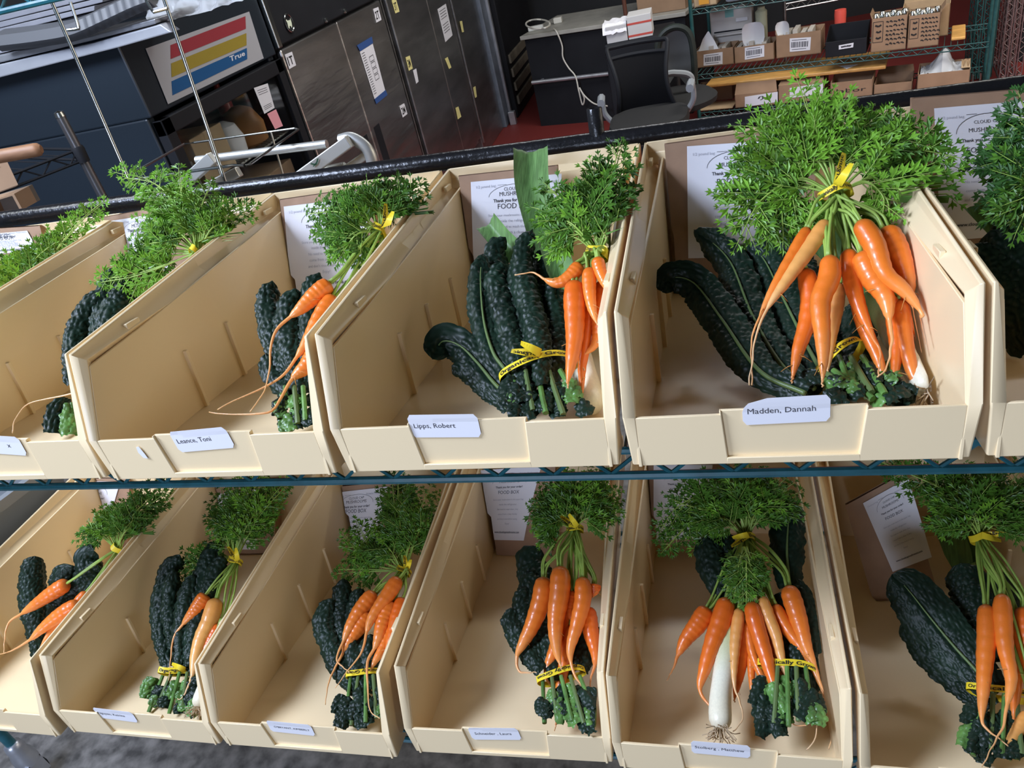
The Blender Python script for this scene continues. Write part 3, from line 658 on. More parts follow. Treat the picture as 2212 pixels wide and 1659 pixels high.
t = thing('cardboard_carton', 'large brown cardboard carton standing on the desk', 'box', desk(1.15, .3, ZD)); obj('carton', dbox(G(), .96, 1.33, .10, .50, ZD + .001, ZD + .33), cardboard, t, bevel=.004); obj('packing_tape', dbox(G(), 1.12, 1.18, .098, .502, ZD + .2, ZD + .3305), card_light, t)

# stacks of paper on a low black stand
yb2 = 4.75
q = wY(1312, 96, yb2); zs = q[2]
tag(obj('low_stand', G().box((q[0] - .02, yb2 - .02, FLOOR), (q[0] + .42, yb2 + .36, zs)), dull_black, bevel=.01), 'low black stand behind the office chair carrying two paper boxes', 'stand')
r1 = wY(1357, 90, yb2)
t = thing('paper_box', 'white paper stack with crumpled sheet and blue corner on top', 'paper', (q[0] + .07, yb2 + .1, zs))
g = G(); g.box((q[0], yb2, zs + .001), (r1[0], yb2 + .2, zs + .10)); obj('paper_stack', g, mat('grey_white_paper', (.50, .49, .49), .7), t, bevel=.003)
rows = [[(q[0] - .02 + (r1[0] - q[0] + .02) * i / 12, yb2 - .012 + .22 * j / 6, zs + .108 + .014 * mnoise.noise(Vector((i * .5, j * .6, 2)))) for j in range(7)] for i in range(13)]
rows = [[(x, y, z - (.05 if j == 0 else 0)) for j, (x, y, z) in enumerate(r_)] for r_ in rows]
obj('crumpled_sheet', G().slab(rows, (0, 0, .002)), white_paper, t, smooth=50)
t = thing('paper_box', 'white box with two red stripes beside the paper stack', 'box', (r1[0] + .1, yb2 + .1, zs))
x0, x1 = r1[0] + .006, wY(1411, 85, yb2)[0]
obj('carton', G().box((x0, yb2, zs + .001), (x1, yb2 + .2, zs + .135)), mat('white_card', (.55, .54, .53), .6), t, bevel=.003)
for z in (zs + .015, zs + .085): obj('red_stripe', G().box((x0 - .0006, yb2 - .0008, z), (x1 + .0006, yb2 + .05, z + .012)), mat('carton_red', (.50, .07, .05), .6), t)

# office chair, mesh back towards us
cy = 3.92
sc_ = wY(1402, 262, cy); cx, cz = sc_[0], sc_[2]
ch = thing('office_chair', 'black office chair with tall mesh back facing the camera and thick seat', 'chair', (cx, cy, FLOOR))
g = G(); k = 28
def seat_ring(s_, z): return [(cx + s_ * .225 * abs(math.cos(2 * math.pi * i / k)) ** .6 * math.copysign(1, math.cos(2 * math.pi * i / k)), cy + s_ * .22 * abs(math.sin(2 * math.pi * i / k)) ** .6 * math.copysign(1, math.sin(2 * math.pi * i / k)), z) for i in range(k)]
rings = [seat_ring(.8, cz - .05), seat_ring(.97, cz - .04), seat_ring(1, cz), seat_ring(.96, cz + .03), seat_ring(.8, cz + .042)]
g.add([p for r_ in rings for p in r_], [(i * k + j, i * k + (j + 1) % k, (i + 1) * k + (j + 1) % k, (i + 1) * k + j) for i in range(4) for j in range(k)] + [tuple(range(k))[::-1], tuple(4 * k + j for j in range(k))])
obj('seat', g, fabric_black, ch, smooth=50)
yb3 = cy + .17
bc_ = [wY(u, v, yb3 + dy) for u, v, dy in ((1336, 250, -.02), (1462, 232, -.02), (1440, 84, .06), (1312, 106, .06))]
def bk(x, y, d=0):
    p = (bc_[0] * (1 - x) + bc_[1] * x) * (1 - y) + (bc_[3] * (1 - x) + bc_[2] * x) * y; w = .035 * math.sin(math.pi * y) * 0
    nar = -.06 * math.sin(math.pi * min(1, y * 1.1)) * (x - .5)
    return (p[0] + nar, p[1] + .05 * (1 - (2 * x - 1) ** 2) - .05 * math.sin(math.pi * y) + d, p[2])
rows = [[bk(x / 10, y / 14) for x in range(11)] for y in range(13)]
obj('backrest', G().slab(rows, (0, .012, 0)), mat('black_mesh', (.008, .008, .009), .95, spec=.1), ch, smooth=50)
g = G(); rim = [bk(0, y / 14) for y in range(15)] + [bk(x / 8, 1) for x in range(1, 9)] + [bk(1, 1 - y / 14) for y in range(1, 15)] + [bk(1 - x / 8, 0) for x in range(1, 9)]
g.tube(spline(rim + [rim[0]], 120), .013, 8); g.tube([bk(x / 8, .855) for x in range(9)], .011, 8); obj('back_frame', g, grey_plastic if False else dull_black, ch, smooth=40)
obj('column', G().tube([(cx, cy, FLOOR + .10), (cx, cy, cz - .045)], .03, 12), dull_black, ch, smooth=40)
for i in range(5):
    an = 2 * math.pi * i / 5 + .3; e = (cx + .28 * math.cos(an), cy + .28 * math.sin(an))
    lg = obj('base_leg', G().tube([(cx, cy, FLOOR + .12), (e[0], e[1], FLOOR + .085)], [.028, .016], 8), dull_black, ch, smooth=40)
    obj('caster', G().lathe([(.0, -.012), (.03, -.012), (.03, .012), (.0, .012)], (e[0], e[1], FLOOR + .031), 14, 0), dull_black, lg, smooth=40)
for s_ in (-1, 1): obj('armrest', G().tube(spline([(cx + s_ * .19, cy + .10, cz - .03), (cx + s_ * .25, cy + .08, cz + .06), (cx + s_ * .25, cy + .05, cz + .16), (cx + s_ * .24, cy - .10, cz + .165)], 24), [.016] * 16 + [.022] * 8, 8), grey_plastic, ch, smooth=40)
obj('back_bar', G().tube(spline([(cx, cy + .1, cz - .04), (cx, yb3 + .06, cz - .02), (bk(.5, .1)[0], bk(.5, .1)[1] + .03, bk(.5, .1)[2])], 14), .018, 8), dull_black, ch, smooth=40)
# second chair, grey shell behind the first
y2 = 4.42
cc = wY(1468, 262, y2); c2x = cc[0]; c2z = FLOOR + .46
ch2 = thing('office_chair', 'grey and black office chair with curved back, half hidden beside the shelf', 'chair', (c2x, y2, FLOOR))
A_ = [wY(u, v, y2 + .16) for u, v in ((1432, 205), (1420, 110), (1432, 72), (1462, 58), (1490, 75), (1500, 140), (1498, 205))]
top_ = spline(A_, 40)
rows = []
for i in range(9):
    f_ = i / 8; c_ = np.mean([A_[0], A_[-1]], axis=0) + np.array([0, 0, .12]); rows.append([tuple(p * (1 - f_) + c_ * f_ + np.array([0, .05 * math.sin(f_ * 1.57), 0])) for p in top_])
obj('backrest', G().slab(rows, (0, .012, 0)), mat('dim_grey_mesh', (.085, .088, .09), .8), ch2, smooth=60)
obj('back_frame', G().tube(top_, .02, 8), mat('green_black_plastic', (.016, .022, .018), .5), ch2, smooth=40)
g = G(); g.lathe([(.18, c2z - .04), (.235, c2z - .02), (.24, c2z + .01), (.2, c2z + .04)], (c2x, y2, 0), 22); obj('seat', g, fabric_black, ch2, smooth=50)
obj('column', G().tube([(c2x, y2, FLOOR + .09), (c2x, y2, c2z - .03)], .03, 12), dull_black, ch2, smooth=40)
for i in range(5):
    an = 2 * math.pi * i / 5; obj('base_leg', G().tube([(c2x, y2, FLOOR + .1), (c2x + .28 * math.cos(an), y2 + .28 * math.sin(an), FLOOR + .025)], [.028, .024], 8), dull_black, ch2, smooth=40)
aa = [wY(u, v, y2 - .02) for u, v in ((1440, 160), (1460, 158), (1492, 166))]
obj('armrest', G().tube(spline(aa + [aa[-1] + np.array([.0, .05, -.14]), np.array([c2x + .2, y2 + .1, c2z])], 30), .02, 8), grey_plastic, ch2, smooth=40)

# ---------------------------------------------------------------- green wire shelving unit with boxes, right background
ZB, ZA, ZC = -.90, -.475, -1.165
s0 = wZ(1503, 160, ZB); s1 = wZ(2143, 86, ZB); ex = s1 - s0; LS = np.linalg.norm(ex); ex /= LS; ey = np.array([-ex[1], ex[0], 0]); DS = .46
def sh(x, y, z): p = s0 + ex * x + ey * y; return (p[0], p[1], z)
su = thing('wire_shelving_unit', 'dark green wire shelving unit full of cardboard boxes in the background', 'shelving unit', sh(LS / 2, DS / 2, FLOOR))
for x in (0, LS):
    for y in (0, DS): obj('post', G().tube([sh(x, y, FLOOR + .002), sh(x, y, .45)], .0128, 12), green_epoxy, su, smooth=40)
for z in (ZA - .005, ZB - .005, ZC - .005, -.02):
    g = G()
    for y in (0, DS):
        g.tube([sh(0, y, z - .004), sh(LS, y, z - .004)], .004, 6); g.tube([sh(0, y, z - .034), sh(LS, y, z - .034)], .004, 6)
        n = int(LS / .03); g.tube([sh(LS * i / n, y, z - (.006 if i % 2 else .032)) for i in range(n + 1)], .003, 5)
    for x in (0, LS):
        g.tube([sh(x, 0, z - .004), sh(x, DS, z - .004)], .004, 6); g.tube([sh(x, 0, z - .034), sh(x, DS, z - .034)], .004, 6)
    n = int(LS / .035)
    for i in range(1, n): g.tube([sh(LS * i / n, 0, z - .001), sh(LS * i / n, DS, z - .001)], .0022, 5)
    obj('wire_shelf', g, green_epoxy, su, smooth=40)
def shx(u, v, z):                                                # pixel -> x,y on a shelf level
    p = wZ(u, v, z) - s0; return float(p @ ex), float(p @ ey)
def shv(u, v, y):                                                # pixel -> x,z on the vertical plane at depth y of the unit
    d = RW.T @ _d(u, v); t_ = ((s0 + ey * y - CW) @ ey) / (d @ ey); p = CW + d * t_; return float((p - s0) @ ex), float(p[2])
def sbox(g, x0, x1, y0, y1, z0, z1): g.hexa([sh(x0, y0, z0), sh(x1, y0, z0), sh(x1, y1, z0), sh(x0, y1, z0)], [sh(x0, y0, z1), sh(x1, y0, z1), sh(x1, y1, z1), sh(x0, y1, z1)]); return g
def open_box(name, label, cat, x0, x1, y0, y1, z0, z1, m, group=None, flaps=()):
    t = thing(name, label, cat, sh((x0 + x1) / 2, (y0 + y1) / 2, z0), 'W', group); th = .004; g = G()
    sbox(g, x0, x1, y0, y1, z0 + .001, z0 + .006); sbox(g, x0, x1, y0, y0 + th, z0 + .001, z1); sbox(g, x0, x1, y1 - th, y1, z0 + .001, z1); sbox(g, x0, x0 + th, y0, y1, z0 + .001, z1); sbox(g, x1 - th, x1, y0, y1, z0 + .001, z1)
    obj('box_body', g, m, t)
    for side, ang, ln in flaps:
        ca, sa = math.cos(ang) * ln, math.sin(ang) * ln; g = G()
        if side == 'f': g.slab([[sh(x0, y0, z1), sh(x1, y0, z1)], [sh(x0 + .01, y0 - ca, z1 + sa), sh(x1 - .01, y0 - ca, z1 + sa)]], (0, 0, .003))
        if side == 'b': g.slab([[sh(x0, y1, z1), sh(x1, y1, z1)], [sh(x0 + .01, y1 + ca, z1 + sa), sh(x1 - .01, y1 + ca, z1 + sa)]], (0, 0, .003))
        if side == 'l': g.slab([[sh(x0, y0, z1), sh(x0, y1, z1)], [sh(x0 - ca, y0 + .01, z1 + sa), sh(x0 - ca, y1 - .01, z1 + sa)]], (0, 0, .003))
        if side == 'r': g.slab([[sh(x1, y0, z1), sh(x1, y1, z1)], [sh(x1 + ca, y0 + .01, z1 + sa), sh(x1 + ca, y1 - .01, z1 + sa)]], (0, 0, .003))
        obj('flap', g, m, t)
    return t
def front_label(t, px, y, m=label_w, lines=None, name='shipping_label', txt=None):
    P = [shv(u, v, y) for u, v in px]; Pt = [sh(p[0], y - .0015, p[1]) for p in P]
    g = G(); g.slab([[Pt[3], Pt[2]], [Pt[0], Pt[1]]], tuple(-ey * .0006)); o = obj(name, g, m, t)
    fn_, _ = quad_fn(*[sh(p[0], y - .0028, p[1]) for p in P]); return fn_
TISS = mat('tissue_white', (.74, .75, .76), .8)
def barcode(t, fn_):
    g = G(); r_ = random.Random(3); x = .08
    while x < .9:
        w = r_.choice((.015, .03, .04)); stroke(g, [(x, .30), (x, .72)], fn_, w); x += w + r_.choice((.02, .035))
    for y in (.86, .16): stroke(g, [(.1, y), (.8, y)], fn_, .04)
    obj('lettering', g, ink, t, norm=False)
# level B: three cut-open cartons with paper in them
for i, (pl, pr_, vt, lab, lb) in enumerate([((1503, 147), (1585, 139), 112, [(1520, 118), (1561, 112), (1561, 138), (1520, 142)], 'cut-open carton with a folded white paper triangle, left end of the green shelf'),
                                        ((1587, 139), (1673, 127), 103, [(1609, 103), (1651, 97), (1651, 122), (1609, 129)], 'cut-open carton with a rounded white paper standing up, second on the green shelf'),
                                        ((1677, 127), (1774, 115), 78, [(1706, 83), (1752, 80), (1750, 108), (1706, 112)], 'taller open carton with a rolled white sheet, third on the green shelf')]):
    x0, yA = shx(*pl, ZB); x1, yB = shx(*pr_, ZB); yy = max(.005, (yA + yB) / 2); h = shv(pl[0], vt, yy)[1]
    t = open_box('open_carton', lb, 'box', x0, x1, yy, yy + .19, ZB, h, cardboard, 'open cartons on the green shelf', [('l', 1.4, .03)] if i == 2 else ())
    fn_ = front_label(t, lab, yy); barcode(t, fn_)
    g = G()
    for k in range(5): xx = x0 + .01 + (x1 - x0 - .05) * k / 5; sbox(g, xx, xx + .03, yy + .02 + .02 * (k % 2), yy + .17, ZB + .01, h - .005 + .012 * (k % 3))
    obj('packed_sheets', g, mat('packed_paper', (.52, .48, .42), .8), t)
    c_ = [(1528, 112, 70), (1628, 100, 50), (1690, 83, 48)][i]
    xa, za = shv(c_[0], c_[1], yy + .03); xb, zb = shv(c_[0], c_[2], yy + .03)
    if i == 0: rows = [[sh(xa - .065, yy + .02, za), sh(xa + .09, yy + .03, za - .01)], [sh(xa - .03, yy + .04, (za + zb) / 2 + .02), sh(xa + .05, yy + .05, (za + zb) / 2)], [sh(xa + .005, yy + .06, zb), sh(xa + .012, yy + .06, zb)]]
    else:
        w_ = (.075, .045)[i - 1]; rows = [[sh(xa + w_ * (k / 4 - 1) * wd + .0, yy + .03 + .03 * math.sin(k / 8 * math.pi), za + (zb - za) * j / 6) for k in range(9)] for j in range(7) for wd in [(.7, .9, 1, 1, 1, .95, .7)[j]]]
    obj('white_sheet', G().slab(rows, tuple(ey * .002)), TISS, t, smooth=60)
# black bin
x0, yA = shx(1783, 116, ZB); x1, yB = shx(1872, 102, ZB); yy = .03; x0 = shv(1783, 112, yy)[0]; x1 = shv(1872, 100, yy)[0]; hb = shv(1783, 56, yy + .22)[1]; hf = shv(1783, 92, yy)[1]
t = thing('storage_bin', 'black plastic hopper bin on the green wire shelf', 'bin', sh((x0 + x1) / 2, yy + .1, ZB)); g = G()
sbox(g, x0, x1, yy, yy + .24, ZB + .001, ZB + .006); sbox(g, x0, x1, yy, yy + .005, ZB, hf); sbox(g, x0, x1, yy + .235, yy + .24, ZB, hb)
for x in (x0, x1 - .004): g.prism([(0, 0)] * 0 + [(yy, ZB), (yy + .24, ZB), (yy + .24, hb), (yy + .17, hb), (yy, hf + .01)], 0, 0, .004) if False else g.add([sh(x, yy, ZB), sh(x, yy + .24, ZB), sh(x, yy + .24, hb), sh(x, yy + .19, hb), sh(x, yy, hf), sh(x + .004, yy, ZB), sh(x + .004, yy + .24, ZB), sh(x + .004, yy + .24, hb), sh(x + .004, yy + .19, hb), sh(x + .004, yy, hf)], [(0, 1, 2, 3, 4), (9, 8, 7, 6, 5)] + [(i, 5 + i, 5 + (i + 1) % 5, (i + 1) % 5) for i in range(5)])
obj('shell', g, dull_black, t, bevel=.002)
fn_ = front_label(t, [(1812, 98), (1844, 92), (1843, 102), (1812, 107)], yy, name='name_sticker'); g = G(); stroke(g, [(.15, .5), (.5, .55), (.85, .45)], fn_, .35); obj('lettering', g, ink, t, norm=False)
# two handwritten cartons and one behind
for pl, pr_, vt, lb, seed in [((1881, 101), (1957, 92), 42, 'open carton covered in black handwriting, left of the handwritten pair', 1), ((1960, 92), (2028, 84), 36, 'open carton covered in black handwriting, right of the handwritten pair', 2)]:
    yy = .02; x0 = shv(*pl, yy)[0]; x1 = shv(*pr_, yy)[0]; h = shv(pl[0], vt, yy)[1]
    t = open_box('handwritten_carton', lb, 'box', x0, x1, yy, yy + .20, ZB, h, cardboard, 'handwritten cartons', [('l', 1.2, .03)] if seed == 1 else [('r', 1.0, .04)])
    fn_, _ = quad_fn(sh(x0, yy - .001, h), sh(x1, yy - .001, h), sh(x1, yy - .001, ZB), sh(x0, yy - .001, ZB)); g = G(); r_ = random.Random(seed)
    stroke(g, [(.05, .9), (.05, .3), (.33, .3), (.33, .9), (.05, .9)], fn_, .015)
    for q_ in range(3): stroke(g, [(.1 + .05 * r_.random(), .8 - .18 * q_), (.2, .76 - .18 * q_), (.28, .8 - .18 * q_)], fn_, .05)
    for q_ in range(6):
        x = .42
        while x < .93: w = .05 + .06 * r_.random(); y = .86 - .13 * q_; stroke(g, [(x, y), (x + w * .4, y + .05 * r_.random()), (x + w, y - .02)], fn_, .035); x += w + .03
    obj('handwriting', g, black_ink, t, norm=False)
    g = G()
    for k in range(6): rr_ = random.Random(k + 10 * seed); xx = x0 + .02 + (x1 - x0 - .04) * k / 5; g.lathe([(.0, 0), (.02, .004), (.026, .05), (.014, .07), (.0, .072)], sh(xx, yy + .07 + .05 * (k % 2), h - .055), 10)
    obj('foil_packets', g, chrome, t, smooth=40)
yy = .24; x0 = shv(2000, 60, yy)[0]; x1 = shv(2050, 50, yy)[0]; h = shv(2000, 14, yy)[1]
t = open_box('open_carton', 'closed-back carton with raised brown lid behind the handwritten cartons', 'box', x0 - .14, x1, yy, yy + .2, ZB, h, card_light, None, [('b', 1.5, .2)])
fn_, _ = quad_fn(sh(x0 - .14, yy - .001, h), sh(x1, yy - .001, h), sh(x1, yy - .001, ZB), sh(x0 - .14, yy - .001, ZB)); g = G(); stroke(g, [(.35, .92), (.8, .94)], fn_, .05); obj('red_print', g, mat('faded_red', (.45, .16, .10), .8), t, norm=False)
# things behind the cartons
yy = .372; x0, zl = shv(1518, 80, yy); x0 = max(x0, .03); x1 = shv(1625, 60, yy)[0]; zt_ = min(shv(1518, 26, yy)[1], ZA - .06)
t = thing('printer', 'off-white printer behind the open cartons on the green shelf', 'printer', sh((x0 + x1) / 2, yy + .1, ZB)); PW = mat('printer_white', (.52, .50, .48), .5)
obj('printer_body', sbox(G(), x0, x1, yy, yy + .08, ZB + .001, zt_ - .0), PW, t, bevel=.01)
xa, za = shv(1543, 75, yy); xb, zb = shv(1622, 52, yy); obj('paper_tray', sbox(G(), xa, xb, yy - .03, yy, zb - .05, zb - .035), PW, t, bevel=.004); obj('tray_slot', sbox(G(), xa, xb, yy - .002, yy + .01, zb - .03, zb - .02), dull_black, t)
xa, za = shv(1590, 47, yy); xb, zb = shv(1616, 38, yy); obj('handle', sbox(G(), xa, xb, yy - .012, yy, za, za + .025), label_w, t, bevel=.004)
xa, za = shv(1566, 30, yy); obj('teal_sticker', sbox(G(), xa, xa + .06, yy - .001, yy + .002, zt_ - .06, zt_ - .01), mat('pale_teal', (.20, .45, .44), .5), t)
yy = .40; xj, zj = shv(1645, 52, yy); g = G(); zb_ = ZB + .0015
g.lathe([(.0, zb_), (.038, zb_), (.04, zb_ + .01), (.04, zj + .085), (.025, zj + .10), (.025, zj + .115), (0, zj + .115)], sh(xj, yy, 0), 18); tag(obj('jar', g, mat('pale_yellow_jar', (.55, .56, .40), .3), smooth=40), 'pale yellow jar behind the cartons on the green shelf', 'jar')
yy = .36; xj, zj = shv(1815, 50, yy); g = G(); g.lathe([(.0, zb_), (.03, zb_), (.038, zj + .06), (.036, zj + .085), (.0, zj + .086)], sh(xj, yy, 0), 16); tag(obj('cup', g, red_plastic, smooth=40), 'red cup behind the black bin on the green shelf', 'cup')
g = G(); sbox(g, shv(2058, 42, .3)[0], shv(2088, 40, .3)[0], .08, .40, ZB + .001, ZB + .02); tag(obj('wooden_board', g, wood, bevel=.006), 'small rounded wooden board at the right end of the green shelf', 'board')
# wooden table top under level B
zw = ZB - .095; xw0, yw = shx(1524, 184, zw); xw1, yw1 = shx(1914, 140, zw)
t = thing('wooden_table', 'honey-coloured wooden table top standing under the green wire shelf', 'table', sh((xw0 + xw1) / 2, .3, FLOOR))
yw = min(yw, yw1)
obj('tabletop', sbox(G(), xw0, xw1, .05, .455, zw - .022, zw), wood, t, bevel=.006)
for x in (xw0 + .04, xw1 - .04): obj('trestle_leg', sbox(G(), x - .02, x + .02, .41, .45, ZC + .0, zw - .022), wood_brown, t)
q = shx(1826, 132, zw); tag(obj('loose_paper', G().slab([[sh(q[0] - .07, q[1] - .03 if q[1] > .1 else .07, zw + .001), sh(q[0] - .02, .16, zw + .001)], [sh(q[0] + .03, .065, zw + .001), sh(q[0] + .09, .15, zw + .001)]], (0, 0, .001)), white_paper), 'white paper sheet lying on the wooden table top', 'paper')
# bottom level
def low(name, label, pl, pr_, vt, yy, m, depth=.30, flaps=(), cat='box', group=None, tilt=0):
    x0 = shv(*pl, yy)[0]; x1 = shv(*pr_, yy)[0]; h = shv(pl[0], vt, yy)[1]
    return open_box(name, label, cat, x0, x1, yy, yy + depth, ZC, h, m, group, flaps), (x0, x1, yy, h)
low('flat_carton', 'yellow-brown carton lying at the bottom left of the green shelving unit', (1511, 268), (1584, 259), 240, .02, card_light, .18)
t, q = low('brown_carton', 'plain brown carton in the shadow at the back left of the bottom shelf', (1508, 232), (1584, 222), 190, .24, cardboard, .15)
t, q = low('open_carton', 'carton with two raised flaps and a wide white label on the bottom shelf', (1590, 258), (1680, 246), 206, .01, cardboard, .21, [('f', 1.9, .075), ('b', 1.2, .04)])
fn_ = front_label(t, [(1609, 209), (1680, 198), (1680, 220), (1609, 231)], q[2]); g = G(); stroke(g, [(.42, .6), (.46, .8), (.55, .8), (.56, .55), (.48, .45)], fn_, .05); stroke(g, [(.05, .15), (.1, .2)], fn_, .1); obj('lettering', g, ink, t, norm=False)
t, q = low('closed_carton', 'closed carton with a wide white label right of the flapped one', (1683, 262), (1778, 250), 186, .01, cardboard, .28, [('f', 3.0, .14)])
fn_ = front_label(t, [(1706, 190), (1778, 179), (1778, 202), (1706, 212)], q[2]); g = G(); stroke(g, [(.85, .1), (.85, .85)], fn_, .1); obj('lettering', g, ink, t, norm=False)
t, q = low('labelled_carton', 'open carton with handwriting on the bottom shelf', (1793, 245), (1883, 232), 180, .01, cardboard, .22, [('b', .4, .03)])
fn_, _ = quad_fn(*[sh(x, q[2] - .001, z) for x, z in ((q[0], q[3]), (q[1], q[3]), (q[1], ZC), (q[0], ZC))]); g = G(); letter(g, 'labor', fn_, .15, .35, w=.7, h=.35); obj('handwriting', g, black_ink, t, norm=False)
low('small_carton', 'low open carton between the handwritten one and the plastic-lined one', (1886, 232), (1968, 220), 184, .03, cardboard, .24, [('b', .3, .08)])
t, q = low('plastic_lined_carton', 'big open carton overflowing with clear plastic bags, right end of bottom shelf', (1978, 226), (2090, 212), 162, -.02, cardboard, .26)
rows = []
for i in range(17):
    r_ = []
    for j in range(13):
        fx_, fy_ = i / 16, j / 12; hh = .02 + .13 * math.exp(-((fx_ - .52) / .2) ** 2) * math.sin(math.pi * fy_) + .03 * mnoise.noise(Vector((i * .55, j * .6, 4)))
        r_.append(sh(q[0] + .012 + (q[1] - q[0] - .05) * fx_, q[2] + .006 + .24 * fy_, q[3] - .03 + hh))
    rows.append(r_)
obj('plastic_bags', G().slab(rows, (0, 0, -.003)), mat('plastic_bag_film', (.52, .54, .57), .18, trans=.25, ior=1.2, spec=.8), t, smooth=35)
obj('torn_paper', G().slab([[sh(q[1] - .05 + .012 * i, q[2] + .05 + .03 * j, q[3] + (.03 if (i + j) % 2 else .005) * (j > 0)) for i in range(5)] for j in range(4)], (0, 0, .002)), card_light, t)
# top level A
t = open_box('printed_carton', 'carton with orange print at the left end of the top green shelf', 'box', *[.02, shv(1547, 14, .0)[0]], .02, .25, ZA, ZA + .16, card_light, None)
fn_, _ = quad_fn(*[sh(x, -.001, z) for x, z in ((shv(1510, 10, 0)[0], ZA + .12), (shv(1532, 10, 0)[0], ZA + .12), (shv(1532, 10, 0)[0], ZA + .01), (shv(1510, 10, 0)[0], ZA + .01))]); g = G(); stroke(g, [(0, .5), (1, .5)], fn_, .9); obj('orange_print', g, mat('orange_print', (.6, .28, .03), .6), t, norm=False)
xa = shv(1566, 14, .0)[0]; xb = shv(1702, 0, .0)[0]
t = thing('storage_tub', 'blue-grey plastic tub on the top green shelf', 'tub', sh((xa + xb) / 2, .2, ZA)); obj('tub_body', sbox(G(), xa, xb, .0, .36, ZA + .001, ZA + .16), slate, t, bevel=.02); obj('rim', sbox(G(), xa - .012, xb + .012, -.012, .372, ZA + .15, ZA + .17), slate, t, bevel=.006)
# chrome shelf rail deep behind
pA = wY(1695, 22, 6.6); pB = wY(2010, -22, 6.6)
cs = thing('chrome_wire_rack', 'chrome wire rack shelf seen behind the green shelving unit', 'rack', ((pA[0] + pB[0]) / 2, 6.6, FLOOR)); g = G()
for dz in (0, .045): g.tube([(pA[0], 6.6, pA[2] + dz), (pB[0], 6.6, pA[2] + dz)], .006, 6)
n = 26; g.tube([(pA[0] + (pB[0] - pA[0]) * i / n, 6.6, pA[2] + (.045 if i % 2 else 0)) for i in range(n + 1)], .005, 6); obj('shelf_edge', g, dark_steel, cs, smooth=40)
for x in (pA[0], pB[0]): obj('post', G().tube([(x, 6.6, FLOOR + .001), (x, 6.6, .45)], .0128, 10), dark_steel, cs, smooth=40)
# wire shelves stored on end
def upright_shelf(base, hgt, m, label):
    zb_ = FLOOR + .004; e = np.array([.18, .98, 0]); e /= np.linalg.norm(e); nn = np.array([e[1], -e[0], 0]) * .032; W_ = .42
    t = thing('wire_shelf_panel', label, 'wire shelf', base + e * W_ / 2, 'W', 'wire shelves stored on end'); g = G()
    def P(x, z, k=0): q_ = base + e * x * W_ + nn * k; return (q_[0], q_[1], zb_ + z)
    for x in (0, 1):
        for k in (0, 1): g.tube([P(x, .01, k), P(x, hgt, k)], .0042, 6)
        n = int(hgt / .03); g.tube([P(x, .01 + (hgt - .01) * i / n, i % 2) for i in range(n + 1)], .0034, 5)
    for k in (0, 1): g.tube([P(0, .02, k), P(1, .02, k)], .0042, 6); g.tube([P(0, hgt, k), P(1, hgt, k)], .0042, 6)
    obj('frame', g, m, t, smooth=40)
    g = G(); n = int(hgt / .045)
    for i in range(n): z = .03 + (hgt - .04) * i / n; g.tube([P(0, z), P(1, z)], .0025, 5)
    for x in (.33, .66): g.tube([P(x, .01), P(x, hgt)], .003, 5)
    obj('wires', g, m, t, smooth=40)
    for x in (0, 1): obj('corner_collar', G().lathe([(.008, .0), (.010, .015), (.009, .045)], P(x, 0, .5), 10), chrome, t, smooth=40)
B0 = wZ(2094, 177, FLOOR)
for k in range(3): upright_shelf(B0 + np.array([.047 * k, .0, 0]), 1.6, green_epoxy, ['green wire shelf stored on end, nearest the shelving unit', 'green wire shelf stored on end, second from the shelving unit', 'green wire shelf stored on end, last of the green ones'][k])
cm = mat('dull_chrome', (.34, .28, .28), .3, .9)
B0 = wZ(2157, 181, FLOOR)
for k in range(3): upright_shelf(B0 + np.array([.047 * k, .0, 0]), 1.7, cm, ['chrome wire shelf stored on end, beside the green ones', 'chrome wire shelf stored on end, middle of the chrome ones', 'chrome wire shelf stored on end, beside the black cabinet'][k])
q = wZ(2197, 135, FLOOR); tag(obj('black_cabinet', G().box((q[0], q[1], FLOOR), (q[0] + .6, q[1] + .4, .45)), dull_black, bevel=.01), 'black cabinet at the right edge behind the wire shelves', 'cabinet')

# ---------------------------------------------------------------- left: black wire shelf with wooden bar, boxes
yp = 1.30
pt = wY(131, 252, yp); pe = wY(213, 428, yp)
ws = thing('black_wire_shelf', 'black wire shelf with post at the left edge in front of the display cooler', 'shelf', (pt[0] - .3, yp - .2, FLOOR))
obj('post', G().tube([(pt[0], yp, FLOOR + .001), (pt[0], yp, pt[2])], .0127, 14), mat('worn_dark_chrome', (.16, .16, .17), .3, .8), ws, smooth=40)
g = G(); g.lathe([(.0127, pt[2] - .002), (.014, pt[2]), (.012, pt[2] + .012), (.0, pt[2] + .016)], (pt[0], yp, 0), 14); obj('post_cap', g, chrome, ws, smooth=40)
for zz_, L_ in ((pt[2] - .09, .7), (pt[2] - .52, .7)):
    g = G(); c_ = np.array([pt[0], yp]); d1 = np.array([-.45, -.89]); d2 = np.array([-.89, .45])
    for k in (0, 1):
        z_ = zz_ - .03 * k; g.tube([(c_[0], c_[1], z_), (c_[0] + d1[0] * L_, c_[1] + d1[1] * L_, z_)], .004, 6); g.tube([(c_[0], c_[1], z_), (c_[0] + d2[0] * .4, c_[1] + d2[1] * .4, z_)], .004, 6)
    n = 18; g.tube([(c_[0] + d1[0] * L_ * i / n, c_[1] + d1[1] * L_ * i / n, zz_ - .03 * (i % 2)) for i in range(n + 1)], .003, 5)
    g.lathe([(.016, -.035), (.018, 0), (.016, .008)], (pt[0], yp, zz_), 14)
    for i in range(1, 14): q_ = c_ + d1 * L_ * i / 14; g.tube([(q_[0], q_[1], zz_), (q_[0] + d2[0] * .4, q_[1] + d2[1] * .4, zz_)], .002, 5)
    obj('wire_shelf', g, dull_black, ws, smooth=40)
w1 = wY(88, 322, 1.0); w0 = wY(-70, 350, .94)
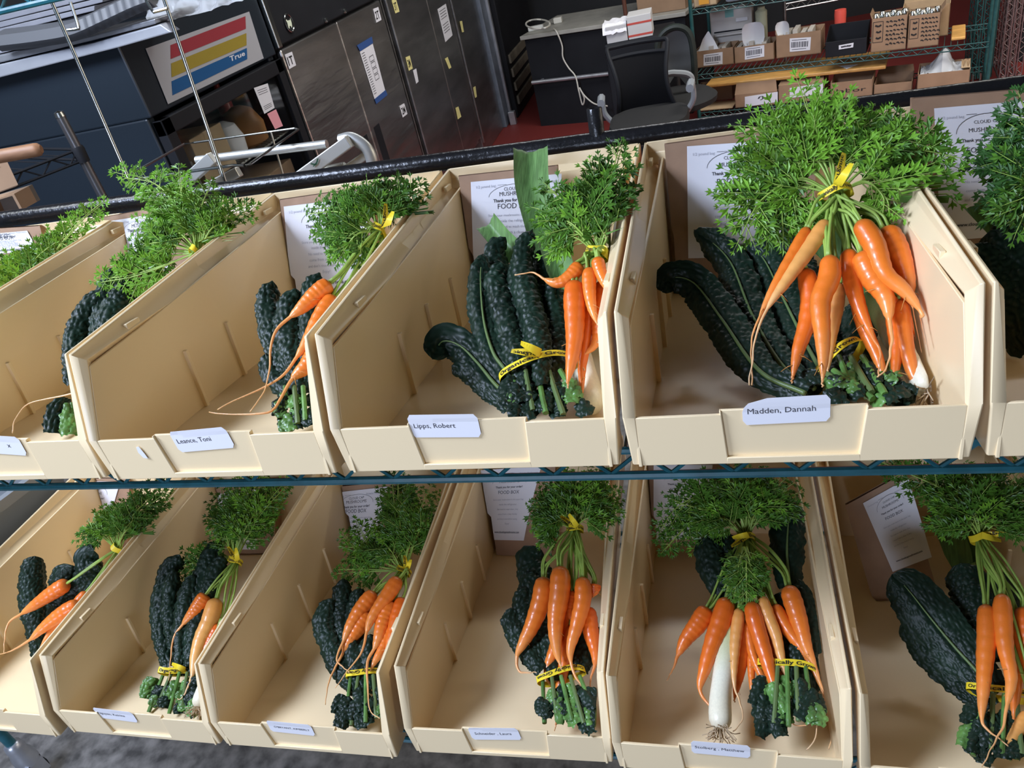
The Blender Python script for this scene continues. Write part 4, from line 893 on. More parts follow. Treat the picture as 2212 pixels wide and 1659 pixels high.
tag(obj('wooden_bar', G().tube(spline([w0, (w0 + w1) / 2, w1, w1 + (w1 - w0) * .012], 20), [.0155] * 18 + [.0145, .009], 16), wood_brown, smooth=40), 'round brown wooden bar with a blunt end at the left edge', 'bar')
yb4 = 1.05; P = [wY(u, v, yb4) for u, v in ((-30, 428), (42, 402), (12, 338), (-60, 360))]
def pbox(P, d, m, name, parent=None, **k): g = G(); g.hexa(P, [p + np.array(d) for p in P]); return obj(name, g, m, parent, **k)
t = thing('brown_carton', 'plain brown carton on the black wire shelf at the left edge', 'box', np.mean(P, axis=0)); pbox(P, (-.16, .05, 0), cardboard, 'carton', t, bevel=.004); pbox([P[3] * .55 + P[2] * .45, P[3] * .45 + P[2] * .55, P[2] * .5 + P[1] * .25 + P[3] * .25, P[3] * .6 + P[2] * .2 + P[0] * .2], (0, -.001, 0), card_light, 'packing_tape', t)
P = [wY(u, v, 1.0) for u, v in ((10, 470), (80, 436), (62, 402), (-10, 424))]
t = thing('open_tray', 'shallow open wooden tray below the brown carton at the left edge', 'tray', np.mean(P, axis=0)); c_ = np.mean(P, axis=0); 
pbox(P, (0, .012, 0), mat('tray_inside', (.14, .115, .095), .8), 'tray_bottom', t)
for i in range(4):
    a_, b_ = P[i], P[(i + 1) % 4]; inn = [p + (c_ - p) * .14 for p in (a_, b_)]; pbox([a_, b_, inn[1], inn[0]], (0, -.05, 0), cardboard, 'tray_side', t)

# ---------------------------------------------------------------- wire basket hung behind the rack, folding frame, tote, rolling post
yr = .60
rb = thing('hanging_wire_basket', 'chrome wire basket frame hanging on two rods behind the upper bins', 'wire basket', rackY(490, 385, yr), 'R')
r1a, r1b = rackY(116, 14, yr), rackY(277, 384, yr); r2a, r2b = rackY(355, 0, yr), rackY(488, 396, yr)
e1 = r1a - r1b; r1a = r1b + e1 * ((.556 - r1b[2]) / e1[2]); e2 = r2a - r2b; r2a = r2b + e2 * ((.556 - r2b[2]) / e2[2])
for a_, b_ in ((r1a, r1b), (r2a, r2b)): obj('rod', G().tube([a_, b_], .0031, 10), chrome, rb, smooth=40)
zb5 = rackY(505, 358, yr)[2]
def rz(u, v, z): d = RR.T @ _d(u, v); return CR + d * (z - CR[2]) / d[2]
zt5 = zb5
loop = [rz(u, v, zb5) for u, v in ((285, 375), (398, 311), (420, 308), (637, 277), (644, 280), (540, 354), (528, 358), (505, 357), (285, 388))]
obj('basket_rim', G().tube(loop + [loop[0]], .0026, 8), chrome, rb, smooth=40)
for (u, v, u2, v2) in ((452, 304, 480, 390), (585, 285, 614, 386)):
    p_ = rz(u, v, zb5); q_ = rackY(u2, v2, p_[1]); obj('basket_wire', G().tube([p_, q_, q_ - np.array([0, 0, .05])], .0024, 8), chrome, rb, smooth=40)
for u0, v0, pts in ((152, 4, [(152, 4), (169, 56), (166, 62), (146, 65)]), (315, 0, [(315, 0), (330, 24), (335, 25), (362, 18)])):
    obj('hook', G().tube(spline([rackY(u, v, yr - .01) for u, v in pts], 24), .0024, 8), chrome, rb, smooth=40)
ya = .92
def ra(u, v, dy=0): return rackY(u, v, ya + dy)
fr = thing('folding_frame', 'pale folding aluminium frame with green stamp behind the rail', 'folding frame', ra(600, 380), 'R')
obj('cross_tube', G().tube([ra(425, 346), ra(706, 311)], .0085, 14), aluminium, fr, smooth=40)
def bar(px, w, d, name, m=aluminium):
    (u0, v0), (u1, v1) = px; A_, B_ = ra(u0, v0, d), ra(u1, v1, d); t_ = (B_ - A_) / np.linalg.norm(B_ - A_); n_ = np.cross(t_, [0, 1, 0]); n_ /= np.linalg.norm(n_); P = [A_ + n_ * w, B_ + n_ * w, B_ - n_ * w, A_ - n_ * w]; g = G(); g.hexa(P, [p + np.array([0, .018, 0]) for p in P]); return obj(name, g, m, fr, bevel=.002)
b_ = bar([(612, 408), (752, 306)], .0125, -.03, 'side_bar'); bar([(375, 415), (455, 342)], .0125, -.03, 'side_bar'); bar([(700, 398), (790, 335)], .008, .0, 'side_bar'); bar([(440, 410), (512, 372)], .011, .02, 'side_bar')
fq, _ = quad_fn(ra(668, 352, -.033), ra(688, 340, -.033), ra(694, 352, -.033), ra(674, 365, -.033)); g = G(); stroke(g, [(.1, .8), (.5, .2), (.9, .9)], fq, .16); stroke(g, [(.2, .2), (.8, .6)], fq, .16); obj('green_stamp', g, mat('stamp_green', (.03, .10, .05), .6), fr, norm=False)
obj('curved_handle', G().tube(spline([ra(735, 303), ra(760, 299), (ra(790, 318)), ra(803, 345), ra(803, 372)], 30), .0125, 14), aluminium, fr, smooth=40)
obj('lower_tube', G().tube([ra(560, 398), ra(745, 358)], .008, 12), aluminium, fr, smooth=40)
# tote on the lower shelf left of the first bin
xt = -1.30; g = G()
def tz(u, v, y): return rackY(u, v, y)
tz0 = tz(40, 1075, .36)[2]
def rrect(x0, x1, y0, y1, z, r_=.05, n=6):
    o_ = []
    for (qx, qy, a0) in ((x1 - r_, y1 - r_, 0), (x0 + r_, y1 - r_, 90), (x0 + r_, y0 + r_, 180), (x1 - r_, y0 + r_, 270)):
        for k in range(n + 1): a_ = math.radians(a0 + 90 * k / n); o_.append((qx + r_ * math.cos(a_), qy + r_ * math.sin(a_), z))
    return o_
xr = -1.225; L_ = [rrect(xr - .33, xr - .03, .16, .50, -.4935), rrect(xr - .36, xr - .012, .13, .535, tz0 - .02), rrect(xr - .372, xr, .12, .545, tz0 - .02), rrect(xr - .372, xr, .12, .545, tz0), rrect(xr - .356, xr - .016, .136, .53, tz0), rrect(xr - .325, xr - .036, .17, .495, -.487)]
n = len(L_[0]); g.add([p for l in L_ for p in l], [(i * n + j, i * n + (j + 1) % n, (i + 1) * n + (j + 1) % n, (i + 1) * n + j) for i in range(5) for j in range(n)] + [tuple(range(n))[::-1], tuple(5 * n + j for j in range(n))])
tag(obj('plastic_tote', g, grey_plastic, None, 'R', smooth=40), 'grey plastic tote on the lower shelf left of the first bin', 'tote')
# rolling post under the rack
q = wZ(72, 1655, FLOOR + .06)
cp = thing('rolling_post', 'teal rack post on a silver caster collar standing on the concrete floor', 'post', (q[0], q[1], FLOOR))
obj('post', G().tube([(q[0], q[1], FLOOR + .135), (q[0], q[1], FLOOR + .70)], .0127, 14), teal, cp, smooth=40)
g = G(); g.lathe([(.016, .17), (.021, .165), (.023, .15), (.023, .135), (.028, .12), (.03, .10), (.03, .085), (.0, .085)], (q[0], q[1], FLOOR), 20); obj('collar', g, galv, cp, smooth=40)
obj('caster_fork', G().box((q[0] - .024, q[1] - .035, FLOOR + .03), (q[0] - .018, q[1] + .02, FLOOR + .09)).box((q[0] + .018, q[1] - .035, FLOOR + .03), (q[0] + .024, q[1] + .02, FLOOR + .09)).box((q[0] - .024, q[1] - .03, FLOOR + .084), (q[0] + .024, q[1] + .02, FLOOR + .092)), galv, cp)
obj('caster_wheel', G().lathe([(.0, -.016), (.042, -.016), (.045, -.01), (.045, .01), (.042, .016), (.0, .016)], (q[0], q[1] - .015, FLOOR + .0455), 22, 0), dull_black, cp, smooth=40)

# ---------------------------------------------------------------- what lies in the bins
def ramp_of(r, v0, y0, v1, y1):
    off = .05 if r else 0
    def f(v):
        y = y0 + (y1 - y0) * (v - v0) / (v1 - v0)
        return min(max(y, .03), .468) + off
    return f
def P3(rp, u, v, lift=0, dy=0):
    p = rackY(u, v, rp(v) + dy)
    return p + TOCAM(p) * lift
def pxm(p): return rdepth(p) / F                                  # metres per pixel at a point

def carrot_part(root, rp, mi, w, tail, lift, pts, tie=None, nst=3, seed=0, stem_lift=0):
    """pts: crown to tip in pixels; pts[:tail] is the body"""
    rnd = random.Random(seed)
    Pp = [P3(rp, u, v, lift) for u, v in pts]
    R0 = w / 2 * pxm(Pp[0])
    body = spline(Pp, 8 * len(Pp)); L = [0]
    for a, b in zip(body, body[1:]): L.append(L[-1] + np.linalg.norm(b - a))
    k = 0
    for p in Pp[:tail]: k = min(range(len(body)), key=lambda i: np.linalg.norm(body[i] - p))
    if tail >= len(pts) - 1: k = int(.93 * (len(body) - 1))
    Lb = L[k]; path = []; rad = []; rmp = []
    n = 64
    P = spline(body[:k + 1], 46); T = spline(body[k:], 26) if len(body) - k > 2 else []
    for i, p in enumerate(P):
        s = i / (len(P) - 1)
        pr_ = np.interp(s, [0, .015, .05, .11, .2, .45, .75, .92, 1], [.30, .58, .84, .96, 1, .89, .63, .38, .18])
        pr_ *= 1 + .025 * mnoise.noise(Vector((s * 26, seed * 3.7, 0))) + .02 * math.sin(s * 60 + seed)
        path.append(p); rad.append(R0 * pr_); rmp.append(s * .8)
    for i, p in enumerate(T[1:]):
        s = (i + 1) / (len(T) - 1); q = p + np.array([mnoise.noise(Vector((s * 5, seed, 1))), mnoise.noise(Vector((s * 5, seed, 8))), 0]) * .003 * s
        path.append(q); rad.append(max(.0007, R0 * .18 * (1 - .8 * s) ** 1.2)); rmp.append(.82 + .18 * s)
    g = G(); g.tube(path, rad, 14, rmp)
    c = obj('carrot', g, carrot_m[mi], root, smooth=True)
    # a few side rootlets
    g = G()
    for q in range(rnd.randint(1, 3)):
        i = rnd.randint(len(P) // 2, len(P) - 4); d_ = np.array([rnd.uniform(-1, 1), rnd.uniform(-.3, .3), rnd.uniform(-1, .2)]); d_ /= np.linalg.norm(d_)
        st_ = P[i] + TOCAM(P[i]) * rad[i] * .6; l_ = rnd.uniform(.006, .016)
        g.tube(spline([st_, st_ + d_ * l_ * .5 + TOCAM(st_) * .002, st_ + d_ * l_ + np.array([0, 0, -.003])], 8), [.0005] * 4 + [.0003] * 4, 4)
    obj('rootlets', g, carrot_m[2], c, smooth=True)
    if tie is not None:
        g = G(); ax = P[0] - P[5]; ax /= np.linalg.norm(ax)
        for q in range(nst):
            j = np.array([rnd.uniform(-1, 1), rnd.uniform(-1, 1), rnd.uniform(-1, 1)])
            a = P[0] - ax * R0 * .12 + j * R0 * .22; b = a + ax * R0 * 1.5 + j * R0 * .15; e = tie + j * .005 + TOCAM(tie) * stem_lift; d_ = np.linalg.norm(e - a)
            g.tube(spline([a, b, (b + e) / 2 + j * .004 + TOCAM(tie) * .004, e], 16), [.0024, .0020] + [.0016] * 14, 6)
        obj('stem', g, stem_m, c, smooth=True)
    return c

def add_lobe(g, p, d, s, n, l, w):
    tip = p + d * l; m = p + d * l * .55
    g.add([p, m + s * w / 2 + n * l * .06, tip - n * l * .10, m - s * w / 2 + n * l * .06], [(0, 1, 2, 3)])
def frond(g, gs, pts3, size, seed, start=.30):
    rnd = random.Random(seed); S_ = spline(pts3, 40); k = len(S_)
    Lt = sum(np.linalg.norm(b - a) for a, b in zip(S_, S_[1:]))
    gs.tube(S_, [.0015 * (1 - .65 * i / k) for i in range(k)], 5)
    npn = max(5, int(Lt * (1 - start) / .0125)); roll = rnd.uniform(-.6, .6)
    for i in range(npn + 1):
        f = start + (1 - start) * i / npn; q = min(k - 2, int(f * (k - 1))); p = S_[q]; t = S_[q + 1] - S_[q]; t /= np.linalg.norm(t) + 1e-9
        nc = TOCAM(p); nc = nc + np.array([rnd.uniform(-.5, .5), rnd.uniform(-.3, .3), rnd.uniform(-.2, .6)]); s = np.cross(t, nc); s /= np.linalg.norm(s); n = np.cross(s, t)
        prof = np.interp(f, [start, start + .18, .75, 1], [.75, 1, .55, .30]) * size
        for sd in ((-1, 1) if i < npn else (0,)):
            ang = rnd.uniform(.75, 1.05) if sd else 0
            d = t * math.cos(ang) + s * sd * math.sin(ang) + n * rnd.uniform(-.35, .35); d /= np.linalg.norm(d)
            lp = prof * rnd.uniform(.8, 1.15); base = p
            end = base + d * lp - np.array([0, 0, lp * .12]); gs.tube([base, (base + end) / 2 + n * lp * .04, end], [.0006, .0005, .0003], 3, cap=False)
            np_ = max(2, int(lp / .0082))
            sp2 = np.cross(d, n); sp2 /= np.linalg.norm(sp2) + 1e-9; n2 = np.cross(sp2, d)
            for j in range(1, np_ + 1):
                ff = j / np_; pp = base + (end - base) * ff; ll = np.interp(ff, [0, .35, 1], [.0125, .0155, .011]) * rnd.uniform(.75, 1.25) * min(1.25, .75 + lp * 7)
                for s2 in ((-1, 1) if j < np_ else (0,)):
                    a2 = .85 if s2 else 0
                    dd = d * math.cos(a2) + sp2 * s2 * math.sin(a2) + n2 * rnd.uniform(-.3, .3); dd /= np.linalg.norm(dd)
                    ss = np.cross(dd, n2); ss /= np.linalg.norm(ss) + 1e-9
                    add_lobe(g, pp, dd, ss, n2, ll, ll * .27)
                    for s3 in (-1, 1):
                        d3 = dd * .80 + ss * s3 * .6; add_lobe(g, pp + dd * ll * .28, d3, np.cross(d3, n2), n2, ll * .62, ll * .22)
def foliage(root, rp, tiepx, tips, dens=2, size=.040, seed=0, mi=0, spread=.022, bend=None, lift=.0):
    """tips: list of pixel polylines (after the tie) or single tips"""
    rnd = random.Random(seed); leaf = [G(), G()]; gs = G()
    for q, tp in enumerate(tips):
        if not isinstance(tp[0], tuple): tp = (tp,)
        for c in range(dens):
            jx = 0 if c == 0 else rnd.uniform(-20, 20); jy = 0 if c == 0 else rnd.uniform(-14, 26); dy = 0 if c == 0 else rnd.uniform(-spread * .3, spread)
            base = P3(rp, tiepx[0] + rnd.uniform(-6, 6), tiepx[1], lift)
            pl = []
            for i, (u, v) in enumerate(tp):
                f = (i + 1) / len(tp); pl.append(P3(rp, u + jx * f, v + jy * f, lift, dy * f))
            if len(pl) == 1:
                md = (base + pl[0]) / 2; pl = [md + np.array([0, 0, .012]) + TOCAM(md) * rnd.uniform(0, .012), pl[0]]
            frond(leaf[1 if (q + c) % 4 == 3 else 0], gs, [base] + pl, size * rnd.uniform(.8, 1.15), seed * 100 + q * 7 + c, .34)
    alt = {0: 1, 1: 0, 2: 0}[mi]
    obj('leaf_frond', leaf[0], frond_m[mi], root, norm=False); obj('leaf_frond', leaf[1], frond_m[alt], root, norm=False)
    obj('leaf_stalks', gs, stem_m, root, smooth=True, norm=False)

def ribbon_tie(root, c, axis, ra, rb, w, text='Organically Grown', name='twist_tie', up=None, flip=False, tag_dir=None, tag_len=.03):
    """yellow band round a bunch: centre, bunch axis, half widths across and towards the camera"""
    ax = np.array(axis) / np.linalg.norm(axis); n = TOCAM(c); n = n - ax * (n @ ax); n /= np.linalg.norm(n); s = np.cross(ax, n)
    if s[0] < 0: s = -s
    def F_(a, h, o=0):                                             # angle, height along the axis
        wob = .0012 * math.sin(a * 3)
        return c + s * (ra + o) * math.sin(a) + n * (rb + o) * math.cos(a) + ax * (h + wob)
    k = 48; g = G(); g.slab([[F_(2 * math.pi * i / k, -w / 2), F_(2 * math.pi * i / k, w / 2)] for i in range(k + 1)], n * .0004)
    t = obj(name, g, tie_m, root, smooth=50)
    sg = 1 if ax[2] > 0 else -1
    if text:
        g = G(); W_ = (ra + rb) * 1.25
        if flip: letter(g, text, lambda x, y: F_((.5 - x) * 2.3, sg * (.5 - y) * w, .0011), 0, .22, w=1, h=.75, bold=True)
        else: letter(g, text, lambda x, y: F_((x - .5) * 2.3, sg * (y - .5) * w, .0011), 0, .22, w=1, h=.75, bold=True)
        obj('lettering', g, black_ink, t, norm=False)
    if tag_dir is not None:
        d = np.array(tag_dir, float); d /= np.linalg.norm(d); st = F_(.2, 0, .002); sd = np.cross(d, TOCAM(c)); sd /= np.linalg.norm(sd)
        for q, sc in ((-1, 1), (1, .75)):
            rows = []
            for i in range(9):
                f = i / 8; p = st + d * tag_len * sc * f + TOCAM(c) * (.006 * math.sin(f * 3) + .003 * q) + sd * q * .005 * f; tw = sd * math.cos(f * 1.1 * q) + TOCAM(c) * math.sin(f * 1.1 * q)
                rows.append([p - tw * w * .5, p + tw * w * .5])
            o = obj('tie_end', G().slab(rows, TOCAM(c) * .0004), tie_m, t, smooth=50)
            if q == -1:
                g = G()
                def tf(x, y):
                    i = min(7, max(0, int(x * 8))); f = x * 8 - i; a = np.array(rows[i][0]) * (1 - f) + np.array(rows[i + 1][0]) * f; b = np.array(rows[i][1]) * (1 - f) + np.array(rows[i + 1][1]) * f
                    return a * (1 - y) + b * y + TOCAM(c) * .0011
                letter(g, 'Organic', tf, .08, .2, w=.84, h=.75, bold=True)
                # keep readable from the front
                obj('lettering', g, black_ink, t, norm=False)
    return t

def kale_leaf(root, rp, pts, w, seed=0, lift=0, curl=.9, rib=False, prof=None, m=None, dy=0, name='kale_leaf', bump=.0027, cell=.0072, roll=0):
    if rib: bump *= .62
    Pp = [P3(rp, u, v, lift, dy) for u, v in pts]; sc = pxm(Pp[len(Pp) // 2]); hw0 = w / 2 * sc
    Lt = sum(np.linalg.norm(b - a) for a, b in zip(Pp, Pp[1:])); nu = max(24, int(Lt / .0019)); nv = max(12, int(hw0 * 3.1 / .0019)); nv += nv % 2
    S_ = spline(Pp, nu); rows = []; off = Vector((seed * 13.1, seed * 5.3, seed * 2.7)); ribp = []
    for i, p in enumerate(S_):
        u = i / (nu - 1); t = S_[min(i + 1, nu - 1)] - S_[max(i - 1, 0)]; t /= np.linalg.norm(t) + 1e-9
        n = TOCAM(p); n = n - t * (n @ t); n /= np.linalg.norm(n); s = np.cross(t, n)
        if roll: n, s = n * math.cos(roll) + s * math.sin(roll), s * math.cos(roll) - n * math.sin(roll)
        hw = hw0 * np.interp(u, *(prof or ([0, .015, .04, .09, .18, .4, .7, 1], [.02, .34, .56, .78, .93, 1, .85, .5])))
        hw *= 1 + .10 * mnoise.noise(Vector((u * 7, seed * 3.3, 0)))
        r = []
        for j in range(nv + 1):
            x = 2 * j / nv - 1; a = x * curl * 1.35
            e = s * hw * math.sin(a) / math.sin(min(1.5, curl * 1.35)) if curl > .05 else s * hw * x
            dep = -hw * (1 - math.cos(a)) * 1.0
            q = p + e + n * dep
            vv = Vector((u * Lt / cell, x * hw / cell * 1.15, 0)) + off
            D_, _p = mnoise.voronoi(vv); cre = min(1, (D_[1] - D_[0]) / .55); bm_ = bump * (cre * (2 - cre) - .4)
            if rib: bm_ -= .0022 * math.exp(-(x * hw / .0035) ** 2)
            edge = .0035 * mnoise.noise(Vector((u * Lt / .011, seed + 9 * (x > 0), 0))) * abs(x) ** 3
            nn = n * math.cos(a) + s * math.sin(a)
            r.append(q + nn * (bm_ + edge))
        rows.append(r); ribp.append(p + n * .0003)
    g = G(); g.grid(rows); o = obj(name, g, m or kale_m, root, smooth=True, norm=False)
    if rib:
        g = G(); g.tube(ribp[int(nu * .12):], [.0007 + .0022 * i / nu for i in range(nu - int(nu * .12))], 6); obj('midrib', g, kale_rib, o, smooth=True)
    return o
def kale_base(root, rp, tie, base, w, seed=0, n=9, pale=.6, lift=.004):
    rnd = random.Random(seed); A = P3(rp, *tie, 0); sc = pxm(A)
    for i in range(0, n, 2):
        f = (i + .5) / n - .5; u0 = tie[0] + f * w * .75; u1 = base[0] + f * w * 1.05 + rnd.uniform(-6, 6); v1 = base[1] + rnd.uniform(-16, 6); lf = lift + .012 * math.cos(f * 3.0) + rnd.uniform(0, .004)
        a, b = P3(rp, u0, tie[1], lf), P3(rp, u1, v1, lf)
        st = obj('cut_stalk', G().tube(spline([a, (a + b) / 2 + TOCAM(a) * .002, b], 10), [.0028] * 8 + [.0033, .003], 8), kale_rib if i % 4 else kale_b, root, smooth=40)
    for i in range(n + 13):
        f = rnd.uniform(-.55, .55); g0 = rnd.uniform(.1, .75); u = tie[0] + (base[0] - tie[0]) * g0 + f * w; v = tie[1] + (base[1] - tie[1]) * g0; ang = rnd.uniform(-.5, .5); ln = rnd.uniform(.30, .55) * math.hypot(base[0] - tie[0], base[1] - tie[1])
        d = np.array([base[0] - tie[0], base[1] - tie[1]]); d = d / np.linalg.norm(d); d = np.array([d[0] * math.cos(ang) - d[1] * math.sin(ang), d[0] * math.sin(ang) + d[1] * math.cos(ang)])
        kale_leaf(root, rp, [(u, v), (u + d[0] * ln * .5, v + d[1] * ln * .5), (u + d[0] * ln, v + d[1] * ln)], rnd.uniform(26, 46) * (w / 130) ** .5, seed * 31 + i, lift + rnd.uniform(.008, .017), curl=rnd.uniform(.5, 1.0), m=kale_b if rnd.random() < pale * .6 else kale_m, prof=([0, .2, .6, 1], [.4, .9, 1, .6]), name='leaf_scrap', cell=.007, bump=.0022)

def paper_bag(r, b, rp, bag, lab, label, yb_depth=.035, wave=.0016, tsize=1.0, gus=0):
    global CLAMP, NEAR; CLAMP = (r, b); NEAR = .5
    """bag / lab: TL TR BR BL pixels of the front face and of the printed sheet on it"""
    off = .05 if r else 0; c4 = [P3(rp, *q) for q in bag]; c = (c4[2] + c4[3]) / 2
    t = thing('paper_bag', label, 'paper bag', c, 'R', 'mushroom paper bags in the bins')
    def fr(x, y):
        p = (c4[0] * (1 - x) + c4[1] * x) * y + (c4[3] * (1 - x) + c4[2] * x) * (1 - y)
        p = p + TOCAM(p) * (.004 * math.sin(math.pi * x) * (1 - y) + .0018 * mnoise.noise(Vector((x * 3 + b, y * 4, r * 5 + b)))); return p
    nx, ny = 14, 16; back = np.array([0, yb_depth, 0]); g = G()
    f = [[fr(i / nx, j / ny) for i in range(nx + 1)] for j in range(ny + 1)]
    def bk_(j, i): y = j / ny; return f[j][i] + np.array([0, 1, .15]) * (yb_depth * (1 - y) ** .6 + .004)
    bkg = [[bk_(j, i) for i in range(nx + 1)] for j in range(ny + 1)]
    g.grid(f); g.grid([r_[::-1] for r_ in bkg]); 
    for i_ in (0, nx):                                              # gusset sides with an inward crease
        g.grid([[f[j][i_], (f[j][i_] + bkg[j][i_]) / 2 + np.array([(.006 if i_ == 0 else -.006) * (1 - .3 * j / ny), 0, 0]), bkg[j][i_]] for j in range(ny + 1)])
    g.grid([f[0], bkg[0]])
    obj('bag_body', g, kraft, t, smooth=40)
    L = [P3(rp, *q) for q in lab]
    # sheet lies on the front face: project corners to face coordinates by least squares on the plane
    ex_ = c4[1] - c4[0]; ey_ = c4[0] - c4[3]
    M_ = np.stack([ex_, ey_], 1)
    co_ = [np.linalg.lstsq(M_, p - c4[3], rcond=None)[0] for p in L]
    def lf(x, y, k=0):
        a = (co_[0] * (1 - x) + co_[1] * x) * y + (co_[3] * (1 - x) + co_[2] * x) * (1 - y); p = fr(a[0], a[1]); return p + TOCAM(p) * (.0014 + wave * .5 * (1 + math.sin(5 * y + 3 * x + b)) * (abs(x - .5) * 1.6) + k)
    rows = [[lf(i / 14, j / 18) for i in range(15)] for j in range(19)]
    sh_ = obj('printed_sheet', G().slab(rows, (0, -.0002, 0)), white_paper, t, smooth=50, label='white printed sheet')
    e = lambda x, y: lf(x, y, .0006)
    asp = np.linalg.norm(L[1] - L[0]) / max(1e-6, np.linalg.norm(L[0] - L[3]))
    g = G(); gf = G()
    def line(G_, s, x, y, w, al='c', bold=False): v_, f_, a_ = text_mesh(s, bold); letter(G_, s, e, x, y, w=w, h=w / a_ * asp, align=al, bold=bold)
    line(gf, '1/2 pound bag', .06, .915, .22, 'l'); line(gf, 'Shiitake Mushrooms', .97, .915, .31, 'r')
    line(g, 'CLOUD CAP', .5, .865, .26); line(g, 'MUSHROOMS', .5, .805, .36)
    arc = [(.5 + .30 * math.cos(math.radians(a)), .80 + .135 * math.sin(math.radians(a))) for a in range(0, 181, 12)]; stroke(g, arc, e, .004); stroke(g, [(.40, .935), (.30, .935)], e, .003)
    line(g, 'Thank you for your order!', .5, .735, .50, bold=True); line(g, 'FOOD BOX', .5, .655, .40)
    for k, s in enumerate(('Store your mushrooms in this paper bag', 'inside the refrigerator.', 'No need to wash them, they', 'come from a clean facility', 'and don\u2019t rinse before eating.', 'Enjoy!')): line(gf, s, .5, .565 - .068 * k, [.62, .38, .46, .44, .48, .10][k])
    line(g, 'www.cloudcapmushrooms.com', .5, .10, .66, bold=True)
    obj('lettering', g, ink, sh_, norm=False); obj('faint_lettering', gf, faint_ink, sh_, norm=False)
    return t

def leek(r, label, rp, shaft, w, leaves, root=True, group=None, lift=0):
    S_ = spline([P3(rp, u, v, lift) for u, v in shaft], 40); R0 = w / 2 * pxm(S_[0])
    t = thing('leek', label, 'leek', S_[0], 'R', group)
    g = G(); g.tube(S_, [R0 * np.interp(i / 39, [0, .04, .1, .3, 1], [.55, .98, 1.04, .95, 1.0]) for i in range(40)], 18, [i / 39 for i in range(40)]); obj('shaft', g, leek_w, t, smooth=True)
    if root:
        rnd = random.Random(len(label)); g = G(); ax = S_[0] - S_[3]; ax /= np.linalg.norm(ax)
        for k in range(46):
            d = ax + np.array([rnd.uniform(-1, 1) for _ in range(3)]) * .9; d /= np.linalg.norm(d); st = S_[0] + (d - ax * (d @ ax)) * R0 * .7
            g.tube(spline([st, st + d * .008, st + d * .012 + np.array([rnd.uniform(-1, 1) for _ in range(3)]) * .006], 7), .0006, 4)
        obj('roots', g, root_m, t, smooth=True)
    for q, (pts, wl, dy) in enumerate(leaves):
        Pp = spline([P3(rp, u, v, lift, dy) for u, v in pts], 40); rows = []
        for i, p in enumerate(Pp):
            f = i / 39; tt = Pp[min(i + 1, 39)] - Pp[max(i - 1, 0)]; tt /= np.linalg.norm(tt); n = TOCAM(p); n -= tt * (n @ tt); n /= np.linalg.norm(n); s = np.cross(tt, n); hw = wl / 2 * pxm(p) * np.interp(f, [0, .3, 1], [.75, 1, 1])
            rows.append([p + s * hw * (j / 4 - 1) + n * (.010 * abs(j / 4 - 1) - .004 - .0016 * (j % 2)) for j in range(9)])
        obj('leaf', G().slab(rows, TOCAM(Pp[20]) * .0012), leek_g, t, smooth=50)
    return t

W_ = WHERE
def bunch(r, b, label, rp, tie, carrots, tips, nst=3, fseed=None, mi=0, dens=2, size=.040, tie_r=(.013, .011), tag_=None, text='Organically Grown', spread=.022, extra=None, show_tie=True):
    global CLAMP, NEAR; CLAMP = (r, b); NEAR = .165 if (r, b) != (0, 0) else .33
    T = P3(rp, *tie); t = thing('carrot_bunch', label, 'carrot bunch', P3(rp, *carrots[0][4][0]) if carrots else T, 'R', 'carrot bunches in the bins')
    for i, (m_, w, tl, lf, pts) in enumerate(carrots): carrot_part(t, rp, m_, w, tl, lf, pts, T, nst, seed=r * 100 + b * 17 + i)
    foliage(t, rp, tie, tips, dens, size, (fseed if fseed is not None else r * 10 + b + 1), mi, spread)
    if extra: foliage(t, rp, extra[0], extra[1], 2, .028, 77 + b, mi, .006, lift=.03)
    if show_tie:
        ctr = P3(rp, *np.mean([c[4][0] for c in carrots], axis=0)) if carrots else T + np.array([0, -.1, -.05])
        ribbon_tie(t, T, T - ctr, tie_r[0], tie_r[1], .0085, text, tag_dir=tag_)
    return t
def kale(r, b, label, rp, leaves, tie=None, base=None, w=130, tie_w=(.03, .02), text='Organically Grown', seed=0, pale=.6, flip=False, tag_=None):
    global CLAMP, NEAR; CLAMP = (r, b); NEAR = .165
    t = thing('kale_bunch', label, 'kale bunch', P3(rp, *(base or leaves[0][0][-1])), 'R', 'kale bunches in the bins')
    for i, l in enumerate(leaves): kale_leaf(t, rp, l[0], l[1], seed=seed + i * 1.37 + r * 50 + b * 7, **(l[2] if len(l) > 2 else {}))
    if base: kale_base(t, rp, tie, base, w, seed + r * 9 + b, pale=pale)
    if tie:
        A = P3(rp, *tie); ax = A - P3(rp, *(base or leaves[0][0][-1])); ribbon_tie(t, A + TOCAM(A) * .002, ax, tie_w[0], tie_w[1] * (.55 if r else .8), .009, text, flip=flip, tag_dir=tag_)
    return t
O, D_, Y = 0, 1, 2

